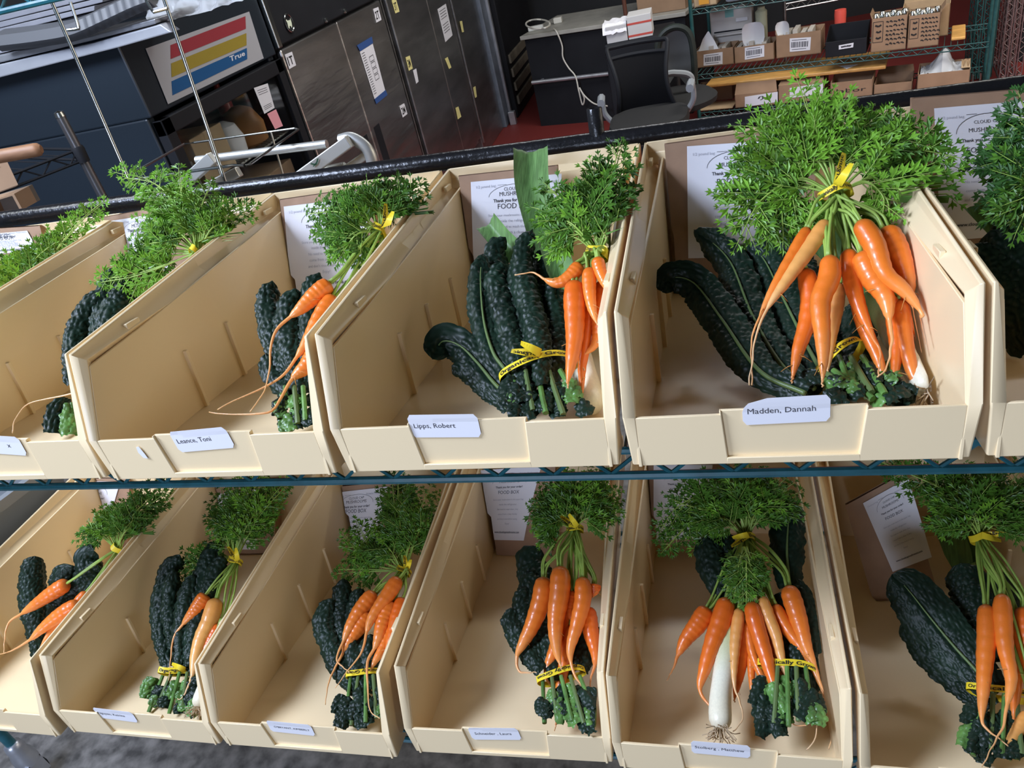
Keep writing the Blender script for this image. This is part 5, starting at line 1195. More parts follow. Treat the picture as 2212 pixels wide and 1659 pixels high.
# ---- upper shelf, fifth bin
rp = ramp_of(0, 420, .23, 840, .075)
bagr = lambda r, v0, v1, y0=.462, y1=.425: ramp_of(r, v0, y0, v1, y1)
paper_bag(0, 4, bagr(0, 300, 620), [(1435, 312), (1762, 268), (1760, 610), (1462, 625)], [(1484, 316), (1704, 300), (1708, 545), (1488, 557)], 'brown paper bag behind the largest carrot bunch, ' + W_[(0, 4)])
kr = ramp_of(0, 500, .33, 850, .075)
kale(0, 4, 'dark kale bunch fanned to the left under the largest carrot bunch', kr, [
    ([(1422, 628), (1450, 600), (1500, 612), (1560, 690), (1640, 800), (1740, 850)], 92, dict(rib=True, curl=.55, lift=.010)),
    ([(1498, 495), (1535, 520), (1580, 570), (1625, 680), (1690, 790), (1760, 840)], 84, dict(rib=True, curl=.6, lift=.0)),
    ([(1612, 525), (1650, 560), (1690, 640), (1740, 740), (1790, 830)], 96, dict(rib=True, curl=.6, lift=.004)),
    ([(1690, 500), (1720, 560), (1760, 680), (1800, 800)], 80, dict(curl=.8, lift=-.01)),
    ([(1560, 640), (1620, 720), (1690, 800), (1770, 850)], 90, dict(curl=.7, lift=-.006)),
    ([(1860, 640), (1850, 720), (1840, 800), (1830, 850)], 90, dict(curl=.8, lift=-.01))],
    tie=(1800, 800), base=(1880, 860), w=150, tie_w=(.037, .02), tag_=None)
kale_base(bpy.data.objects['kale_bunch'], kr, (1850, 770), (1900, 850), 120, 3, 7, .8, .012)
leek(0, 'white leek root end in the corner, ' + W_[(0, 4)], ramp_of(0, 700, .16, 860, .06), [(2012, 846), (1975, 790), (1930, 720), (1890, 640)], 62, [([(1890, 640), (1800, 540), (1690, 440)], 60, .02)])
bunch(0, 4, 'largest fanned carrot bunch with bushy greens in the ' + W_[(0, 4)], rp, (1805, 420), [
    (D_, 44, 4, .004, [(1739, 582), (1751, 640), (1744, 694), (1723, 762), (1710, 828)]),
    (Y, 34, 4, -.004, [(1810, 612), (1806, 660), (1794, 731), (1789, 783), (1786, 812)]),
    (O, 32, 4, .0, [(1849, 640), (1868, 710), (1896, 773), (1912, 830), (1924, 862)]),
    (D_, 34, 4, .0, [(1926, 640), (1932, 704), (1936, 757), (1933, 809), (1930, 850)]),
    (O, 40, 4, .002, [(1943, 650), (1954, 736), (1965, 783), (1982, 828), (2017, 866)]),
    (D_, 26, 3, .0, [(1945, 625), (1962, 680), (1978, 722), (1984, 735)]),
    (D_, 40, 4, .010, [(1832, 540), (1841, 610), (1860, 673), (1886, 731), (1902, 762), (1894, 818)]),
    (O, 30, 4, .014, [(1745, 492), (1718, 542), (1676, 615), (1642, 683), (1624, 736), (1624, 832)]),
    (Y, 36, 4, .020, [(1786, 477), (1752, 531), (1700, 605), (1657, 668), (1632, 731), (1619, 832)]),
    (O, 52, 4, .012, [(1912, 492), (1940, 545), (1960, 600), (1968, 650), (1998, 704), (2012, 760)]),
    (O, 54, 4, .020, [(1861, 546), (1881, 594), (1912, 641), (1921, 690), (1926, 740), (1917, 790), (1895, 815)]),
    (O, 48, 5, .030, [(1856, 478), (1887, 526), (1910, 589), (1952, 626), (1986, 668), (2008, 715), (2026, 742), (2012, 700)][:7]),
    (O, 47, 5, .030, [(1792, 553), (1791, 600), (1772, 652), (1777, 731), (1778, 790), (1776, 836)])],
    [((1780, 300), (1745, 240), (1727, 182)), ((1760, 335), (1680, 285), (1612, 272)), ((1740, 362), (1660, 372), (1592, 400)), ((1730, 385), (1655, 425), (1612, 505)), ((1820, 320), (1810, 270), (1800, 215)), ((1850, 320), (1890, 275), (1935, 255)),
     ((1870, 340), (1950, 300), (2010, 290)), ((1890, 345), (1980, 325), (2068, 340)), ((1720, 405), (1692, 450), (1692, 512)), ((1790, 340), (1700, 325), (1640, 335)), ((1840, 350), (1860, 300), (1872, 252)), ((1900, 372), (1965, 365), (2040, 405)),
     ((1780, 350), (1740, 300), (1662, 250)), ((1870, 395), (1915, 430), (1920, 475)), ((1770, 380), (1720, 352), (1604, 345)), ((1830, 330), (1840, 290), (1900, 262)), ((1760, 400), (1720, 440), (1740, 480))],
    nst=4, mi=1, dens=2, size=.047, tag_=(.35, .1, .9), tie_r=(.016, .013))

# ---- upper shelf, fourth bin
rp = ramp_of(0, 550, .21, 840, .085)
paper_bag(0, 3, bagr(0, 375, 690), [(972, 383), (1205, 358), (1200, 690), (993, 686)], [(1017, 393), (1214, 374), (1214, 560), (1024, 566)], 'brown paper bag behind flat leek leaf, ' + W_[(0, 3)])
kr = ramp_of(0, 500, .30, 880, .07)
leek(0, 'leek with tall flat green leaves, ' + W_[(0, 3)], ramp_of(0, 340, .42, 890, .08), [(1283, 885), (1262, 800), (1230, 690), (1205, 600)], 56, [([(1205, 620), (1175, 500), (1150, 400), (1146, 324)], 74, .0), ([(1200, 620), (1130, 560), (1085, 520), (1052, 482)], 50, .01), ([(1215, 620), (1210, 580), (1190, 510)], 60, -.03)], root=False)
kale(0, 3, 'tall tied dark kale bunch standing in the ' + W_[(0, 3)], kr, [
    ([(1092, 512), (1072, 540), (1076, 600), (1110, 700), (1140, 810)], 66, dict(curl=.9, lift=-.012)),
    ([(1212, 552), (1182, 560), (1172, 610), (1170, 700), (1160, 820)], 58, dict(curl=.9, lift=.0)),
    ([(1043, 545), (1038, 600), (1045, 690), (1065, 760), (1092, 800), (1120, 850)], 66, dict(curl=.8, lift=.006, rib=True)),
    ([(1028, 640), (1040, 700), (1062, 770), (1110, 840)], 50, dict(curl=.9, lift=-.006)),
    ([(1192, 600), (1196, 660), (1200, 720), (1192, 800), (1180, 850)], 62, dict(curl=1.0, lift=.008)),
    ([(1082, 565), (1074, 610), (1094, 690), (1112, 752), (1130, 815), (1145, 860)], 66, dict(curl=1.0, lift=.016)),
    ([(1110, 560), (1112, 620), (1126, 700), (1140, 790)], 50, dict(curl=1.0, lift=.010)),
    ([(1150, 495), (1130, 550), (1134, 616), (1152, 684), (1166, 752), (1170, 830)], 60, dict(curl=1.05, lift=.026)),
    ([(935, 775), (955, 738), (992, 746), (1030, 782), (1070, 830), (1105, 862)], 84, dict(curl=.5, lift=-.004, rib=True)),
    ([(975, 790), (1020, 810), (1060, 850), (1100, 880)], 50, dict(curl=.6, lift=-.012))],
    tie=(1160, 800), base=(1185, 890), w=150, tie_w=(.040, .024), tag_=(-.8, -.2, .4), pale=.35)
bunch(0, 3, 'carrot bunch with one carrot pointing left, ' + W_[(0, 3)], rp, (1290, 549), [
    (D_, 28, 4, -.004, [(1270, 660), (1267, 710), (1262, 760), (1257, 800), (1258, 865)]),
    (O, 30, 4, .0, [(1289, 668), (1292, 710), (1284, 745), (1264, 765), (1253, 782), (1262, 800)]),
    (D_, 30, 3, .004, [(1300, 608), (1296, 650), (1294, 690), (1290, 740)]),
    (O, 34, 4, .014, [(1254, 571), (1231, 598), (1203, 611), (1176, 603), (1152, 589), (1112, 594)]),
    (D_, 48, 5, .016, [(1240, 608), (1241, 662), (1241, 729), (1233, 788), (1227, 822), (1226, 839)]),
    (O, 32, 4, .022, [(1273, 580), (1273, 625), (1278, 662), (1286, 690), (1291, 702)]),
    (O, 30, 3, .026, [(1290, 558), (1296, 585), (1306, 612), (1314, 634)])],
    [((1300, 450), (1325, 380), (1342, 322)), (1182, 405), (1190, 470), ((1310, 460), (1330, 400)), (1262, 385), (1340, 450), (1212, 500), ((1250, 470), (1236, 412)), (1302, 372), ((1220, 480), (1160, 450)), (1350, 500), ((1290, 440), (1275, 350)), (1330, 500)],
    nst=4, mi=0, dens=2, size=.038, tag_=(.7, 0, -.6), spread=.015)

# ---- upper shelf, third bin
rp = ramp_of(0, 500, .295, 890, .07)
paper_bag(0, 2, bagr(0, 420, 640), [(570, 437), (812, 402), (805, 650), (592, 652)], [(613, 446), (798, 422), (802, 610), (633, 632)], 'brown paper bag left of bushy greens in the ' + W_[(0, 2)])
kr = ramp_of(0, 600, .255, 900, .085)
kale(0, 2, 'dark kale bunch behind two orange carrots in the ' + W_[(0, 2)], kr, [
    ([(588, 606), (580, 650), (590, 710), (612, 780), (640, 870)], 64, dict(curl=.8)),
    ([(640, 625), (626, 680), (632, 750), (650, 850)], 70, dict(curl=.9, lift=.006)),
    ([(690, 590), (676, 640), (672, 720), (668, 850)], 66, dict(curl=.9, lift=.0)),
    ([(574, 765), (582, 800), (610, 835), (650, 880)], 46, dict(curl=.8, lift=.004))],
    tie=None, base=None)
kale_base(bpy.data.objects['kale_bunch.002'], kr, (645, 835), (652, 915), 90, 5, 7, .75, .004)
bunch(0, 2, 'carrot bunch with three long-tailed carrots, ' + W_[(0, 2)], rp, (822, 500), [
    (O, 44, 3, .0, [(690, 752), (664, 789), (632, 818), (608, 858), (592, 884), (567, 893), (500, 895), (452, 890)]),
    (O, 40, 4, .010, [(722, 640), (690, 690), (664, 738), (642, 770), (610, 812), (563, 840), (500, 868), (470, 885)]),
    (O, 42, 4, .018, [(714, 612), (682, 637), (648, 668), (628, 684), (598, 712), (585, 751), (578, 827), (556, 868), (540, 890)])],
    [(668, 450), (700, 470), ((790, 450), (740, 428)), (792, 405), (868, 398), (830, 420), ((770, 500), (690, 505)), (722, 545), ((860, 450), (905, 408)), (800, 432), (755, 470), (770, 520), (850, 440), (715, 500)],
    nst=3, mi=0, dens=2, size=.036, tag_=(.3, .2, .8), spread=.012)

# ---- upper shelf, second bin
rp = ramp_of(0, 540, .31, 880, .10)
paper_bag(0, 1, bagr(0, 450, 620), [(198, 475), (420, 432), (405, 640), (228, 632)], [(239, 477), (384, 452), (386, 560), (258, 576)], 'brown paper bag partly hidden by tall greens in the ' + W_[(0, 1)])
kale(0, 1, 'dark kale bunch rising behind the dividing wall of the ' + W_[(0, 1)], ramp_of(0, 600, .29, 930, .085), [
    ([(238, 626), (204, 662), (180, 706), (166, 750), (160, 830)], 62, dict(curl=.8)),
    ([(286, 592), (272, 636), (246, 690), (220, 780)], 66, dict(curl=.9, lift=.008)),
    ([(252, 578), (236, 620), (225, 680), (210, 760)], 56, dict(curl=.9, lift=-.006)),
    ([(140, 858), (128, 890), (118, 935)], 52, dict(curl=.6, prof=([0, .2, .6, 1], [.4, .9, 1, .8]))),
    ([(150, 870), (150, 905), (150, 940)], 40, dict(curl=.6, m=kale_b, lift=.006, prof=([0, .2, .6, 1], [.4, .9, 1, .8])))])
bunch(0, 1, 'tall feathery carrot greens hiding their bunch, ' + W_[(0, 1)], rp, (428, 545), [
    (Y, 30, 3, .0, [(300, 740), (250, 790), (195, 836), (145, 853), (62, 872), (34, 905), (27, 935)])],
    [((400, 470), (340, 400), (270, 384)), ((410, 470), (392, 420), (386, 366)), (452, 402), ((480, 480), (530, 440)), ((370, 490), (302, 470)), ((380, 460), (330, 415)), ((350, 540), (270, 560)), ((330, 560), (242, 600)), ((300, 590), (212, 604)), (420, 470), (498, 480), (360, 500), (440, 440), (330, 520), (465, 460), (300, 540)],
    nst=3, mi=1, dens=2, size=.038, spread=.012, text=None, tie_r=(.012, .01))
# ---- upper shelf, first bin
rp = ramp_of(0, 450, .43, 640, .38)
paper_bag(0, 0, bagr(0, 490, 600, .455, .44), [(-60, 497), (86, 488), (112, 610), (-40, 610)], [(-60, 509), (58, 498), (80, 540), (-40, 550)], 'brown paper bag at the left picture edge in the ' + W_[(0, 0)])
bunch(0, 0, 'feathery carrot greens of a bunch hidden in the ' + W_[(0, 0)], rp, (30, 640), [(O, 30, 3, -.03, [(-60, 720), (-100, 780), (-140, 840), (-160, 860)])],
    [((120, 540), (170, 480), (216, 440)), ((110, 560), (150, 480)), ((60, 580), (100, 520)), (120, 560), (2, 560), (35, 600), (72, 580), (140, 510), (90, 545), (-10, 590), (60, 555)], nst=2, mi=1, dens=2, size=.034, spread=.006, show_tie=False)
# ---- upper shelf, sixth bin
paper_bag(0, 5, bagr(0, 210, 620), [(1968, 213), (2352, 182), (2340, 640), (2000, 640)], [(2018, 234), (2254, 214), (2254, 500), (2034, 520)], 'brown paper bag with a rounded sheet corner at the right picture edge')
bunch(0, 5, 'carrot greens cut off by the right picture edge in the ' + W_[(0, 5)], ramp_of(0, 300, .30, 700, .12), (2260, 400), [(O, 44, 4, .0, [(2290, 520), (2296, 600), (2290, 680), (2286, 740), (2286, 780)])],
    [((2240, 300), (2205, 215)), (2185, 270), (2175, 330), (2190, 400), (2205, 350), (2180, 450), (2215, 480), (2240, 240), (2200, 300)], nst=3, mi=2, dens=2, size=.045)
kale(0, 5, 'very dark kale bunch in the shade at the right picture edge', ramp_of(0, 420, .33, 900, .10), [
    ([(2080, 540), (2110, 570), (2160, 640), (2230, 760)], 120, dict(curl=.6)), ([(2140, 500), (2170, 560), (2220, 660)], 110, dict(curl=.7, lift=.01)), ([(2160, 470), (2200, 540), (2240, 620)], 80, dict(curl=.8, lift=-.01))])
leek(0, 'dark green leek leaves behind the shaded kale at the right picture edge', ramp_of(0, 420, .40, 700, .25), [(2300, 700), (2250, 620), (2210, 560)], 40, [([(2215, 570), (2160, 500), (2105, 440)], 40, .0), ([(2225, 570), (2180, 490), (2130, 430)], 36, .01), ([(2220, 560), (2190, 470), (2162, 415)], 36, .0)], root=False)

# ---- lower shelf, first bin
rp = ramp_of(1, 1190, .25, 1410, .105)
paper_bag(1, 0, bagr(1, 1035, 1225), [(120, 1034), (280, 1034), (272, 1232), (182, 1222)], [(150, 1040), (262, 1040), (256, 1178), (172, 1182)], 'brown paper bag with wavy sheet in the ' + W_[(1, 0)])
kale(1, 0, 'dark crinkled kale bunch under two crossing carrots in the ' + W_[(1, 0)], ramp_of(1, 1200, .23, 1420, .13), [
    ([(204, 1190), (186, 1205), (196, 1240), (180, 1300)], 50, dict(curl=.9)), ([(158, 1222), (146, 1250), (138, 1300), (120, 1380)], 62, dict(curl=.9)), ([(128, 1222), (126, 1250), (120, 1300), (110, 1380)], 34, dict(curl=.9, lift=-.004)),
    ([(74, 1201), (70, 1238), (72, 1298), (80, 1357), (86, 1420)], 56, dict(curl=.9, lift=.008)), ([(56, 1235), (62, 1300), (74, 1380)], 34, dict(curl=.9)), ([(210, 1220), (180, 1260), (150, 1330), (110, 1400)], 56, dict(curl=.9, lift=-.004))])
bunch(1, 0, 'carrot bunch with two carrots crossing kale in the ' + W_[(1, 0)], rp, (254, 1186), [
    (O, 22, 3, .0, [(186, 1278), (160, 1310), (120, 1350), (80, 1410), (90, 1400), (130, 1450), (160, 1452)][:4]),
    (O, 34, 4, .018, [(170, 1304), (127, 1330), (88, 1361), (66, 1381), (26, 1405), (-8, 1416)]),
    (O, 34, 4, .026, [(147, 1259), (111, 1282), (76, 1306), (46, 1326), (20, 1344), (10, 1377), (8, 1410)])],
    [(197, 1145), (212, 1110), (300, 1080), (262, 1090), ((300, 1100), (350, 1045)), (332, 1070), (280, 1130), (226, 1130), (240, 1100), (310, 1110)], nst=3, mi=0, dens=2, size=.038, spread=.012, text=None, tie_r=(.012, .01))
# ---- lower shelf, second bin
rp = ramp_of(1, 1215, .25, 1500, .065)
paper_bag(1, 1, bagr(1, 1045, 1215), [(425, 1050), (600, 1040), (590, 1220), (468, 1212)], [(466, 1068), (572, 1054), (580, 1180), (482, 1186)], 'brown paper bag almost hidden behind greens in the ' + W_[(1, 1)])
kale(1, 1, 'slim dark kale bunch with yellow tie in the ' + W_[(1, 1)], ramp_of(1, 1200, .25, 1560, .035), [
    ([(470, 1170), (455, 1200), (430, 1280), (410, 1400), (395, 1460)], 46, dict(curl=1.0)), ([(388, 1198), (360, 1250), (350, 1320), (352, 1380), (366, 1440)], 50, dict(curl=1.0, lift=.004)),
    ([(418, 1240), (404, 1300), (392, 1370), (388, 1440)], 46, dict(curl=1.1, lift=.012)), ([(480, 1200), (462, 1246), (424, 1350), (408, 1440)], 46, dict(curl=1.1, lift=.010)), ([(376, 1230), (368, 1310), (374, 1400)], 40, dict(curl=1.0, lift=.008)), ([(440, 1330), (430, 1400), (416, 1460)], 50, dict(curl=1, lift=.0))],
    tie=(388, 1452), base=(368, 1540), w=100, tie_w=(.032, .018), tag_=(-.7, -.1, .3), seed=2)
leek(1, 'leek root tuft in the front right corner of the ' + W_[(1, 1)], ramp_of(1, 1400, .12, 1540, .035), [(428, 1528), (445, 1480), (465, 1420), (490, 1340)], 34, [])
bunch(1, 1, 'carrot bunch with two carrots reaching left in the ' + W_[(1, 1)], rp, (508, 1212), [
    (D_, 28, 3, .0, [(474, 1348), (455, 1385), (436, 1420), (420, 1450)]),
    (Y, 38, 5, .010, [(467, 1293), (454, 1338), (434, 1381), (422, 1421), (414, 1462), (394, 1508), (380, 1506)]),
    (O, 32, 3, .018, [(446, 1284), (418, 1322), (394, 1350), (374, 1381), (368, 1437), (364, 1470)])],
    [(492, 1060), (540, 1040), (580, 1060), (480, 1100), (472, 1160), (560, 1110), (600, 1050), (620, 1035), (500, 1090), (530, 1080), (570, 1030), (512, 1040), ((470, 1195), (420, 1215), (356, 1236)), ((450, 1200), (412, 1262))], nst=4, mi=0, dens=2, size=.036, spread=.014, tag_=(-.1, .1, 1), text='Organically Grown')
# ---- lower shelf, third bin
rp = ramp_of(1, 1234, .26, 1500, .07)
paper_bag(1, 2, bagr(1, 1045, 1220), [(672, 1056), (862, 1040), (858, 1232), (742, 1222)], [(706, 1066), (842, 1050), (842, 1190), (742, 1192)], 'brown paper bag with slanted sheet in the ' + W_[(1, 2)])
kale(1, 2, 'dark kale bunch bent to the left in the ' + W_[(1, 2)], ramp_of(1, 1250, .24, 1580, .03), [
    ([(742, 1250), (740, 1290), (744, 1350), (760, 1430)], 50, dict(curl=1)), ([(716, 1292), (704, 1338), (718, 1397), (742, 1449), (770, 1490)], 58, dict(curl=.9, lift=.010)), ([(778, 1270), (770, 1330), (772, 1400), (782, 1460)], 54, dict(curl=1, lift=.0)),
    ([(756, 1370), (764, 1410), (778, 1460), (790, 1500)], 50, dict(curl=1, lift=.012)), ([(800, 1370), (798, 1430), (800, 1490)], 56, dict(curl=1, lift=.006)), ([(726, 1320), (728, 1380), (748, 1450)], 44, dict(curl=1, lift=.0))],
    tie=(790, 1458), base=(785, 1562), w=95, tie_w=(.029, .02), seed=4, pale=.3, flip=True)
bunch(1, 2, 'six carrots bunched with long tails, ' + W_[(1, 2)], rp, (872, 1234), [
    (O, 28, 3, .0, [(842, 1350), (830, 1393), (808, 1432), (800, 1450)]), (O, 36, 3, .004, [(798, 1324), (766, 1369), (742, 1409), (712, 1469), (703, 1522)]), (D_, 34, 4, .006, [(870, 1292), (858, 1330), (851, 1357), (838, 1405), (834, 1420)]),
    (O, 38, 4, .010, [(846, 1300), (829, 1338), (818, 1377), (808, 1402), (794, 1429), (794, 1477), (800, 1536), (820, 1552)]), (O, 36, 4, .016, [(810, 1280), (781, 1314), (758, 1350), (742, 1385), (728, 1425), (754, 1453)]), (O, 34, 4, .024, [(862, 1248), (837, 1286), (806, 1330), (792, 1365), (781, 1409), (748, 1453), (724, 1486)])],
    [(846, 1022), (880, 1042), (930, 1052), (820, 1110), (812, 1160), (802, 1180), (900, 1090), (860, 1080), (935, 1100), (920, 1130), (842, 1190), (890, 1060), (850, 1060), (905, 1150), ((810, 1200), (770, 1130)), ((800, 1215), (745, 1160)), ((800, 1230), (735, 1230))], nst=4, mi=0, dens=2, size=.038, spread=.016, tag_=(.3, 0, .9))
# ---- lower shelf, fourth bin
rp = ramp_of(1, 1143, .28, 1576, .05)
paper_bag(1, 3, bagr(1, 1010, 1205, .462, .43), [(998, 1026), (1200, 1000), (1192, 1200), (1038, 1203)], [(1037, 1016), (1170, 1007), (1153, 1160), (1062, 1164)], 'brown paper bag with readable web address, ' + W_[(1, 3)])
kale(1, 3, 'dark kale bunch under the carrots of the ' + W_[(1, 3)], ramp_of(1, 1190, .28, 1576, .035), [
    ([(1162, 1180), (1150, 1210), (1160, 1260), (1180, 1330)], 78, dict(curl=.9, lift=-.008)), ([(1150, 1236), (1146, 1280), (1160, 1340), (1185, 1420)], 60, dict(curl=.9)), ([(1136, 1270), (1130, 1310), (1150, 1370), (1180, 1440)], 56, dict(curl=.9, lift=.004)),
    ([(1104, 1312), (1110, 1350), (1136, 1400), (1170, 1450)], 56, dict(curl=.8, lift=.008)), ([(1276, 1340), (1270, 1390), (1255, 1450)], 56, dict(curl=.9)), ([(1230, 1360), (1222, 1410), (1214, 1460)], 70, dict(curl=.8, lift=-.004)), ([(1180, 1370), (1190, 1420), (1200, 1470)], 50, dict(curl=.9, lift=.006))],
    tie=(1212, 1460), base=(1236, 1564), w=120, tie_w=(.034, .024), seed=6, flip=True, pale=.4)
bunch(1, 3, 'carrot bunch with plump front carrots in the ' + W_[(1, 3)], rp, (1242, 1143), [
    (O, 34, 4, .0, [(1222, 1310), (1203, 1389), (1188, 1429), (1182, 1462), (1194, 1487)]), (O, 28, 4, .0, [(1235, 1350), (1223, 1417), (1211, 1477), (1208, 1528), (1198, 1578)]), (D_, 38, 4, .0, [(1268, 1312), (1277, 1369), (1286, 1410), (1284, 1440), (1276, 1465), (1274, 1500)]), (D_, 28, 3, .004, [(1236, 1276), (1230, 1318), (1240, 1340), (1246, 1350)]),
    (D_, 30, 2, .006, [(1284, 1262), (1283, 1278), (1281, 1290)]),
    (O, 44, 5, .010, [(1176, 1247), (1170, 1294), (1150, 1350), (1130, 1389), (1117, 1417), (1122, 1449), (1162, 1454)]), (O, 38, 5, .018, [(1258, 1247), (1259, 1294), (1246, 1350), (1233, 1397), (1233, 1429), (1243, 1461), (1269, 1497), (1286, 1534)]), (O, 46, 5, .024, [(1211, 1224), (1209, 1278), (1201, 1334), (1200, 1377), (1205, 1417), (1214, 1446)])],
    [(1152, 1090), (1192, 1060), (1300, 1030), (1250, 1010), (1220, 1030), (1162, 1140), (1325, 1060), (1290, 1100), (1270, 1060), (1200, 1100), (1178, 1150), (1310, 1090), (1240, 1060), (1190, 1120)], nst=4, mi=0, dens=2, size=.040, spread=.016, tag_=(-.6, 0, .8))
# ---- lower shelf, fifth bin
rp = ramp_of(1, 1165, .28, 1600, .05)
paper_bag(1, 4, bagr(1, 1000, 1175), [(1375, 1002), (1570, 1000), (1560, 1182), (1392, 1176)], [(1412, 1004), (1540, 1004), (1536, 1160), (1415, 1168)], 'brown paper bag behind drooping greens in the ' + W_[(1, 4)])
kale(1, 4, 'tall crinkled kale bunch on the right, ' + W_[(1, 4)], ramp_of(1, 1090, .32, 1590, .045), [
    ([(1528, 1158), (1533, 1200), (1552, 1250), (1580, 1310)], 70, dict(curl=.8)), ([(1708, 1082), (1702, 1140), (1700, 1200), (1706, 1270)], 78, dict(curl=.8, rib=True)), ([(1560, 1150), (1575, 1210), (1595, 1290)], 50, dict(curl=.8, lift=-.01)),
    ([(1716, 1248), (1730, 1300), (1748, 1370), (1750, 1450), (1742, 1520)], 66, dict(curl=.8, lift=.0)), ([(1690, 1280), (1694, 1360), (1698, 1450)], 70, dict(curl=.8, lift=-.004)), ([(1660, 1330), (1664, 1400), (1668, 1470)], 56, dict(curl=.8, lift=-.004)), ([(1726, 1380), (1722, 1440), (1716, 1500)], 54, dict(curl=.9, lift=.006))],
    tie=(1700, 1440), base=(1700, 1574), w=120, tie_w=(.036, .022), seed=8, text='Organically Grown')
leek(1, 'white leek shaft with brown roots, ' + W_[(1, 4)], ramp_of(1, 1380, .165, 1580, .045), [(1556, 1574), (1556, 1510), (1564, 1440), (1572, 1370), (1585, 1270)], 48, [([(1585, 1280), (1560, 1200), (1530, 1120)], 46, .05)])
bunch(1, 4, 'big carrot bunch fanning over the leek in the ' + W_[(1, 4)], rp, (1612, 1162), [
    (D_, 22, 3, -.004, [(1573, 1330), (1570, 1370), (1576, 1400), (1580, 1420)]), (D_, 36, 4, -.002, [(1604, 1345), (1602, 1410), (1594, 1466), (1588, 1500), (1586, 1516)]), (O, 18, 3, .0, [(1622, 1400), (1623, 1450), (1625, 1500), (1627, 1520)]), (O, 24, 4, .0, [(1662, 1350), (1674, 1420), (1688, 1470), (1692, 1490), (1684, 1500)]), (O, 24, 4, .004, [(1614, 1340), (1625, 1407), (1642, 1453), (1664, 1491), (1672, 1510)]),
    (D_, 42, 4, .004, [(1530, 1314), (1508, 1348), (1482, 1381), (1464, 1416), (1456, 1440), (1440, 1470)]), (D_, 44, 5, .012, [(1572, 1292), (1558, 1339), (1538, 1394), (1522, 1445), (1512, 1490), (1534, 1525), (1572, 1552)]), (Y, 27, 5, .014, [(1598, 1314), (1590, 1373), (1586, 1424), (1585, 1460), (1588, 1490), (1597, 1512), (1604, 1552), (1583, 1580)]),
    (O, 30, 5, .010, [(1673, 1306), (1697, 1352), (1727, 1394), (1752, 1432), (1772, 1482), (1784, 1515), (1777, 1537), (1742, 1547)]), (O, 42, 5, .014, [(1702, 1266), (1717, 1312), (1731, 1360), (1742, 1400), (1760, 1440), (1775, 1484), (1806, 1536), (1790, 1618)]),
    (Y, 30, 5, .020, [(1644, 1288), (1659, 1331), (1676, 1373), (1687, 1419), (1698, 1460), (1723, 1499), (1760, 1550), (1764, 1586), (1742, 1622)]), (D_, 38, 5, .024, [(1622, 1300), (1634, 1352), (1652, 1411), (1669, 1470), (1686, 1515), (1715, 1563), (1742, 1567)])],
    [((1560, 1085), (1500, 1120), (1432, 1190)), ((1550, 1070), (1470, 1090), (1424, 1150)), (1472, 1088), (1512, 1060), (1560, 1030), (1600, 1010), (1650, 1020), (1690, 1040), (1705, 1050), (1660, 1080), (1630, 1040), (1580, 1060), (1540, 1110), (1640, 1100), ((1560, 1110), (1520, 1160))], nst=5, mi=0, dens=2, size=.042, spread=.016, tag_=(-.7, 0, -.4), extra=((1608, 1182), [(1592, 1262), (1632, 1268), (1612, 1300), (1620, 1240)]))
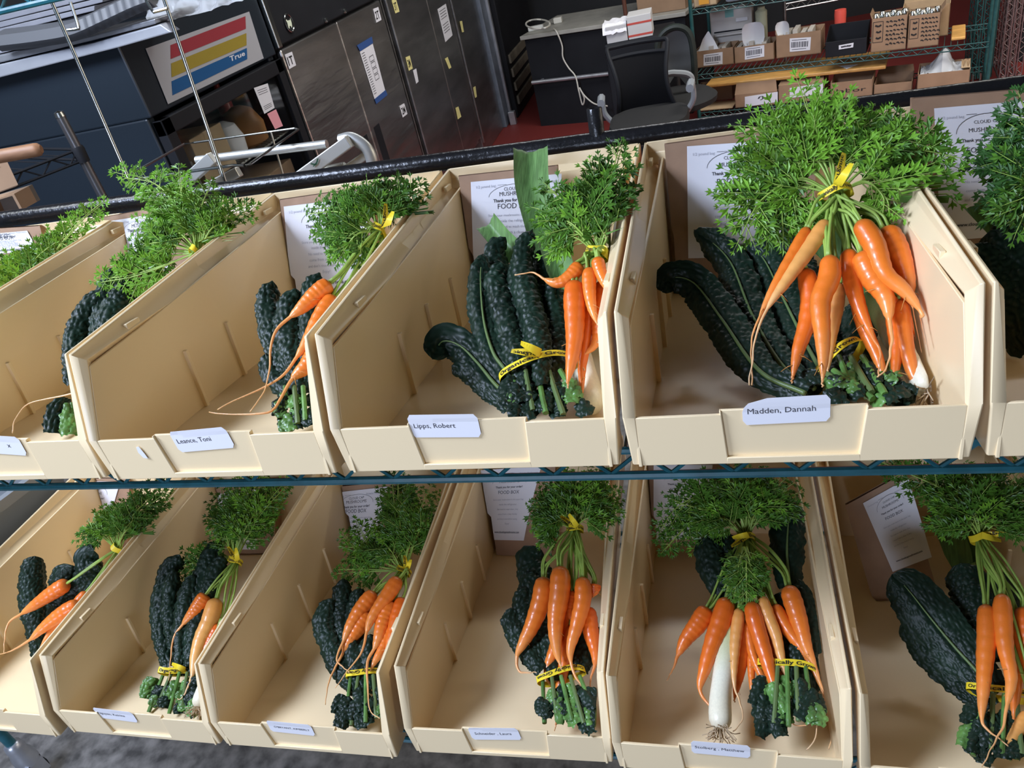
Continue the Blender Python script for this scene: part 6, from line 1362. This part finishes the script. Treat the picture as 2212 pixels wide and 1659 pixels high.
# ---- lower shelf, sixth bin
rp = ramp_of(1, 1162, .28, 1640, .045)
paper_bag(1, 5, ramp_of(1, 1030, .42, 1320, .33), [(1826, 1092), (1950, 1024), (2020, 1260), (1892, 1320)], [(1864, 1087), (1962, 1032), (2012, 1200), (1928, 1234)], 'tilted brown paper bag leaning to the left in the ' + W_[(1, 5)], yb_depth=.045)
kale(1, 5, 'large dark kale bunch with a pale midrib lying across the ' + W_[(1, 5)], ramp_of(1, 1220, .28, 1640, .05), [
    ([(2074, 1216), (2090, 1260), (2110, 1330), (2130, 1420)], 90, dict(curl=.7, lift=-.004)), ([(1926, 1240), (1960, 1272), (2010, 1335), (2060, 1395), (2110, 1450), (2150, 1500)], 118, dict(curl=.5, rib=True, lift=.006)), ([(2150, 1230), (2160, 1320), (2170, 1430)], 90, dict(curl=.8, lift=-.012)), ([(1960, 1330), (2010, 1400), (2080, 1470), (2140, 1530)], 90, dict(curl=.6, lift=-.01)), ([(2085, 1590), (2110, 1610), (2150, 1640)], 60, dict(curl=.5, prof=([0, .2, .6, 1], [.4, .9, 1, .8])))],
    tie=(2170, 1500), base=(2170, 1630), w=150, tie_w=(.04, .02), seed=10, text='Organically Grown', pale=.3)
leek(1, 'dark leek leaves between tilted bag and carrots in the ' + W_[(1, 5)], ramp_of(1, 1100, .42, 1300, .33), [(2150, 1330), (2120, 1270), (2090, 1220)], 36, [([(2082, 1230), (2060, 1170), (2035, 1110)], 52, .0), ([(2090, 1230), (2085, 1160), (2080, 1090)], 50, .01)], root=False)
bunch(1, 5, 'carrot bunch with long bare stems at the right picture edge in the ' + W_[(1, 5)], rp, (2118, 1164), [
    (D_, 36, 4, .0, [(2192, 1330), (2200, 1402), (2194, 1480), (2190, 1550), (2190, 1570)]), (Y, 28, 3, .004, [(2222, 1540), (2186, 1596), (2160, 1616), (2142, 1628)]), (D_, 38, 4, .006, [(2210, 1312), (2218, 1400), (2222, 1460), (2224, 1500)]),
    (O, 39, 5, .016, [(2130, 1306), (2132, 1360), (2128, 1424), (2124, 1487), (2121, 1552), (2131, 1574), (2156, 1594), (2178, 1612)]), (O, 38, 5, .024, [(2165, 1284), (2166, 1339), (2172, 1402), (2184, 1466), (2176, 1520), (2164, 1576), (2140, 1620), (2121, 1656)])],
    [((2080, 1060), (1990, 1012)), ((2060, 1070), (1915, 1000)), (2042, 1050), (2090, 1012), (2150, 1032), (2200, 1022), (2182, 1080), ((2090, 1110), (2025, 1125)), (2072, 1125), (2185, 1130), (2100, 1100), (2130, 1060), (2210, 1070), (2160, 1110)], nst=5, mi=0, dens=2, size=.044, spread=.016, tag_=(.8, 0, -.1), text=None)
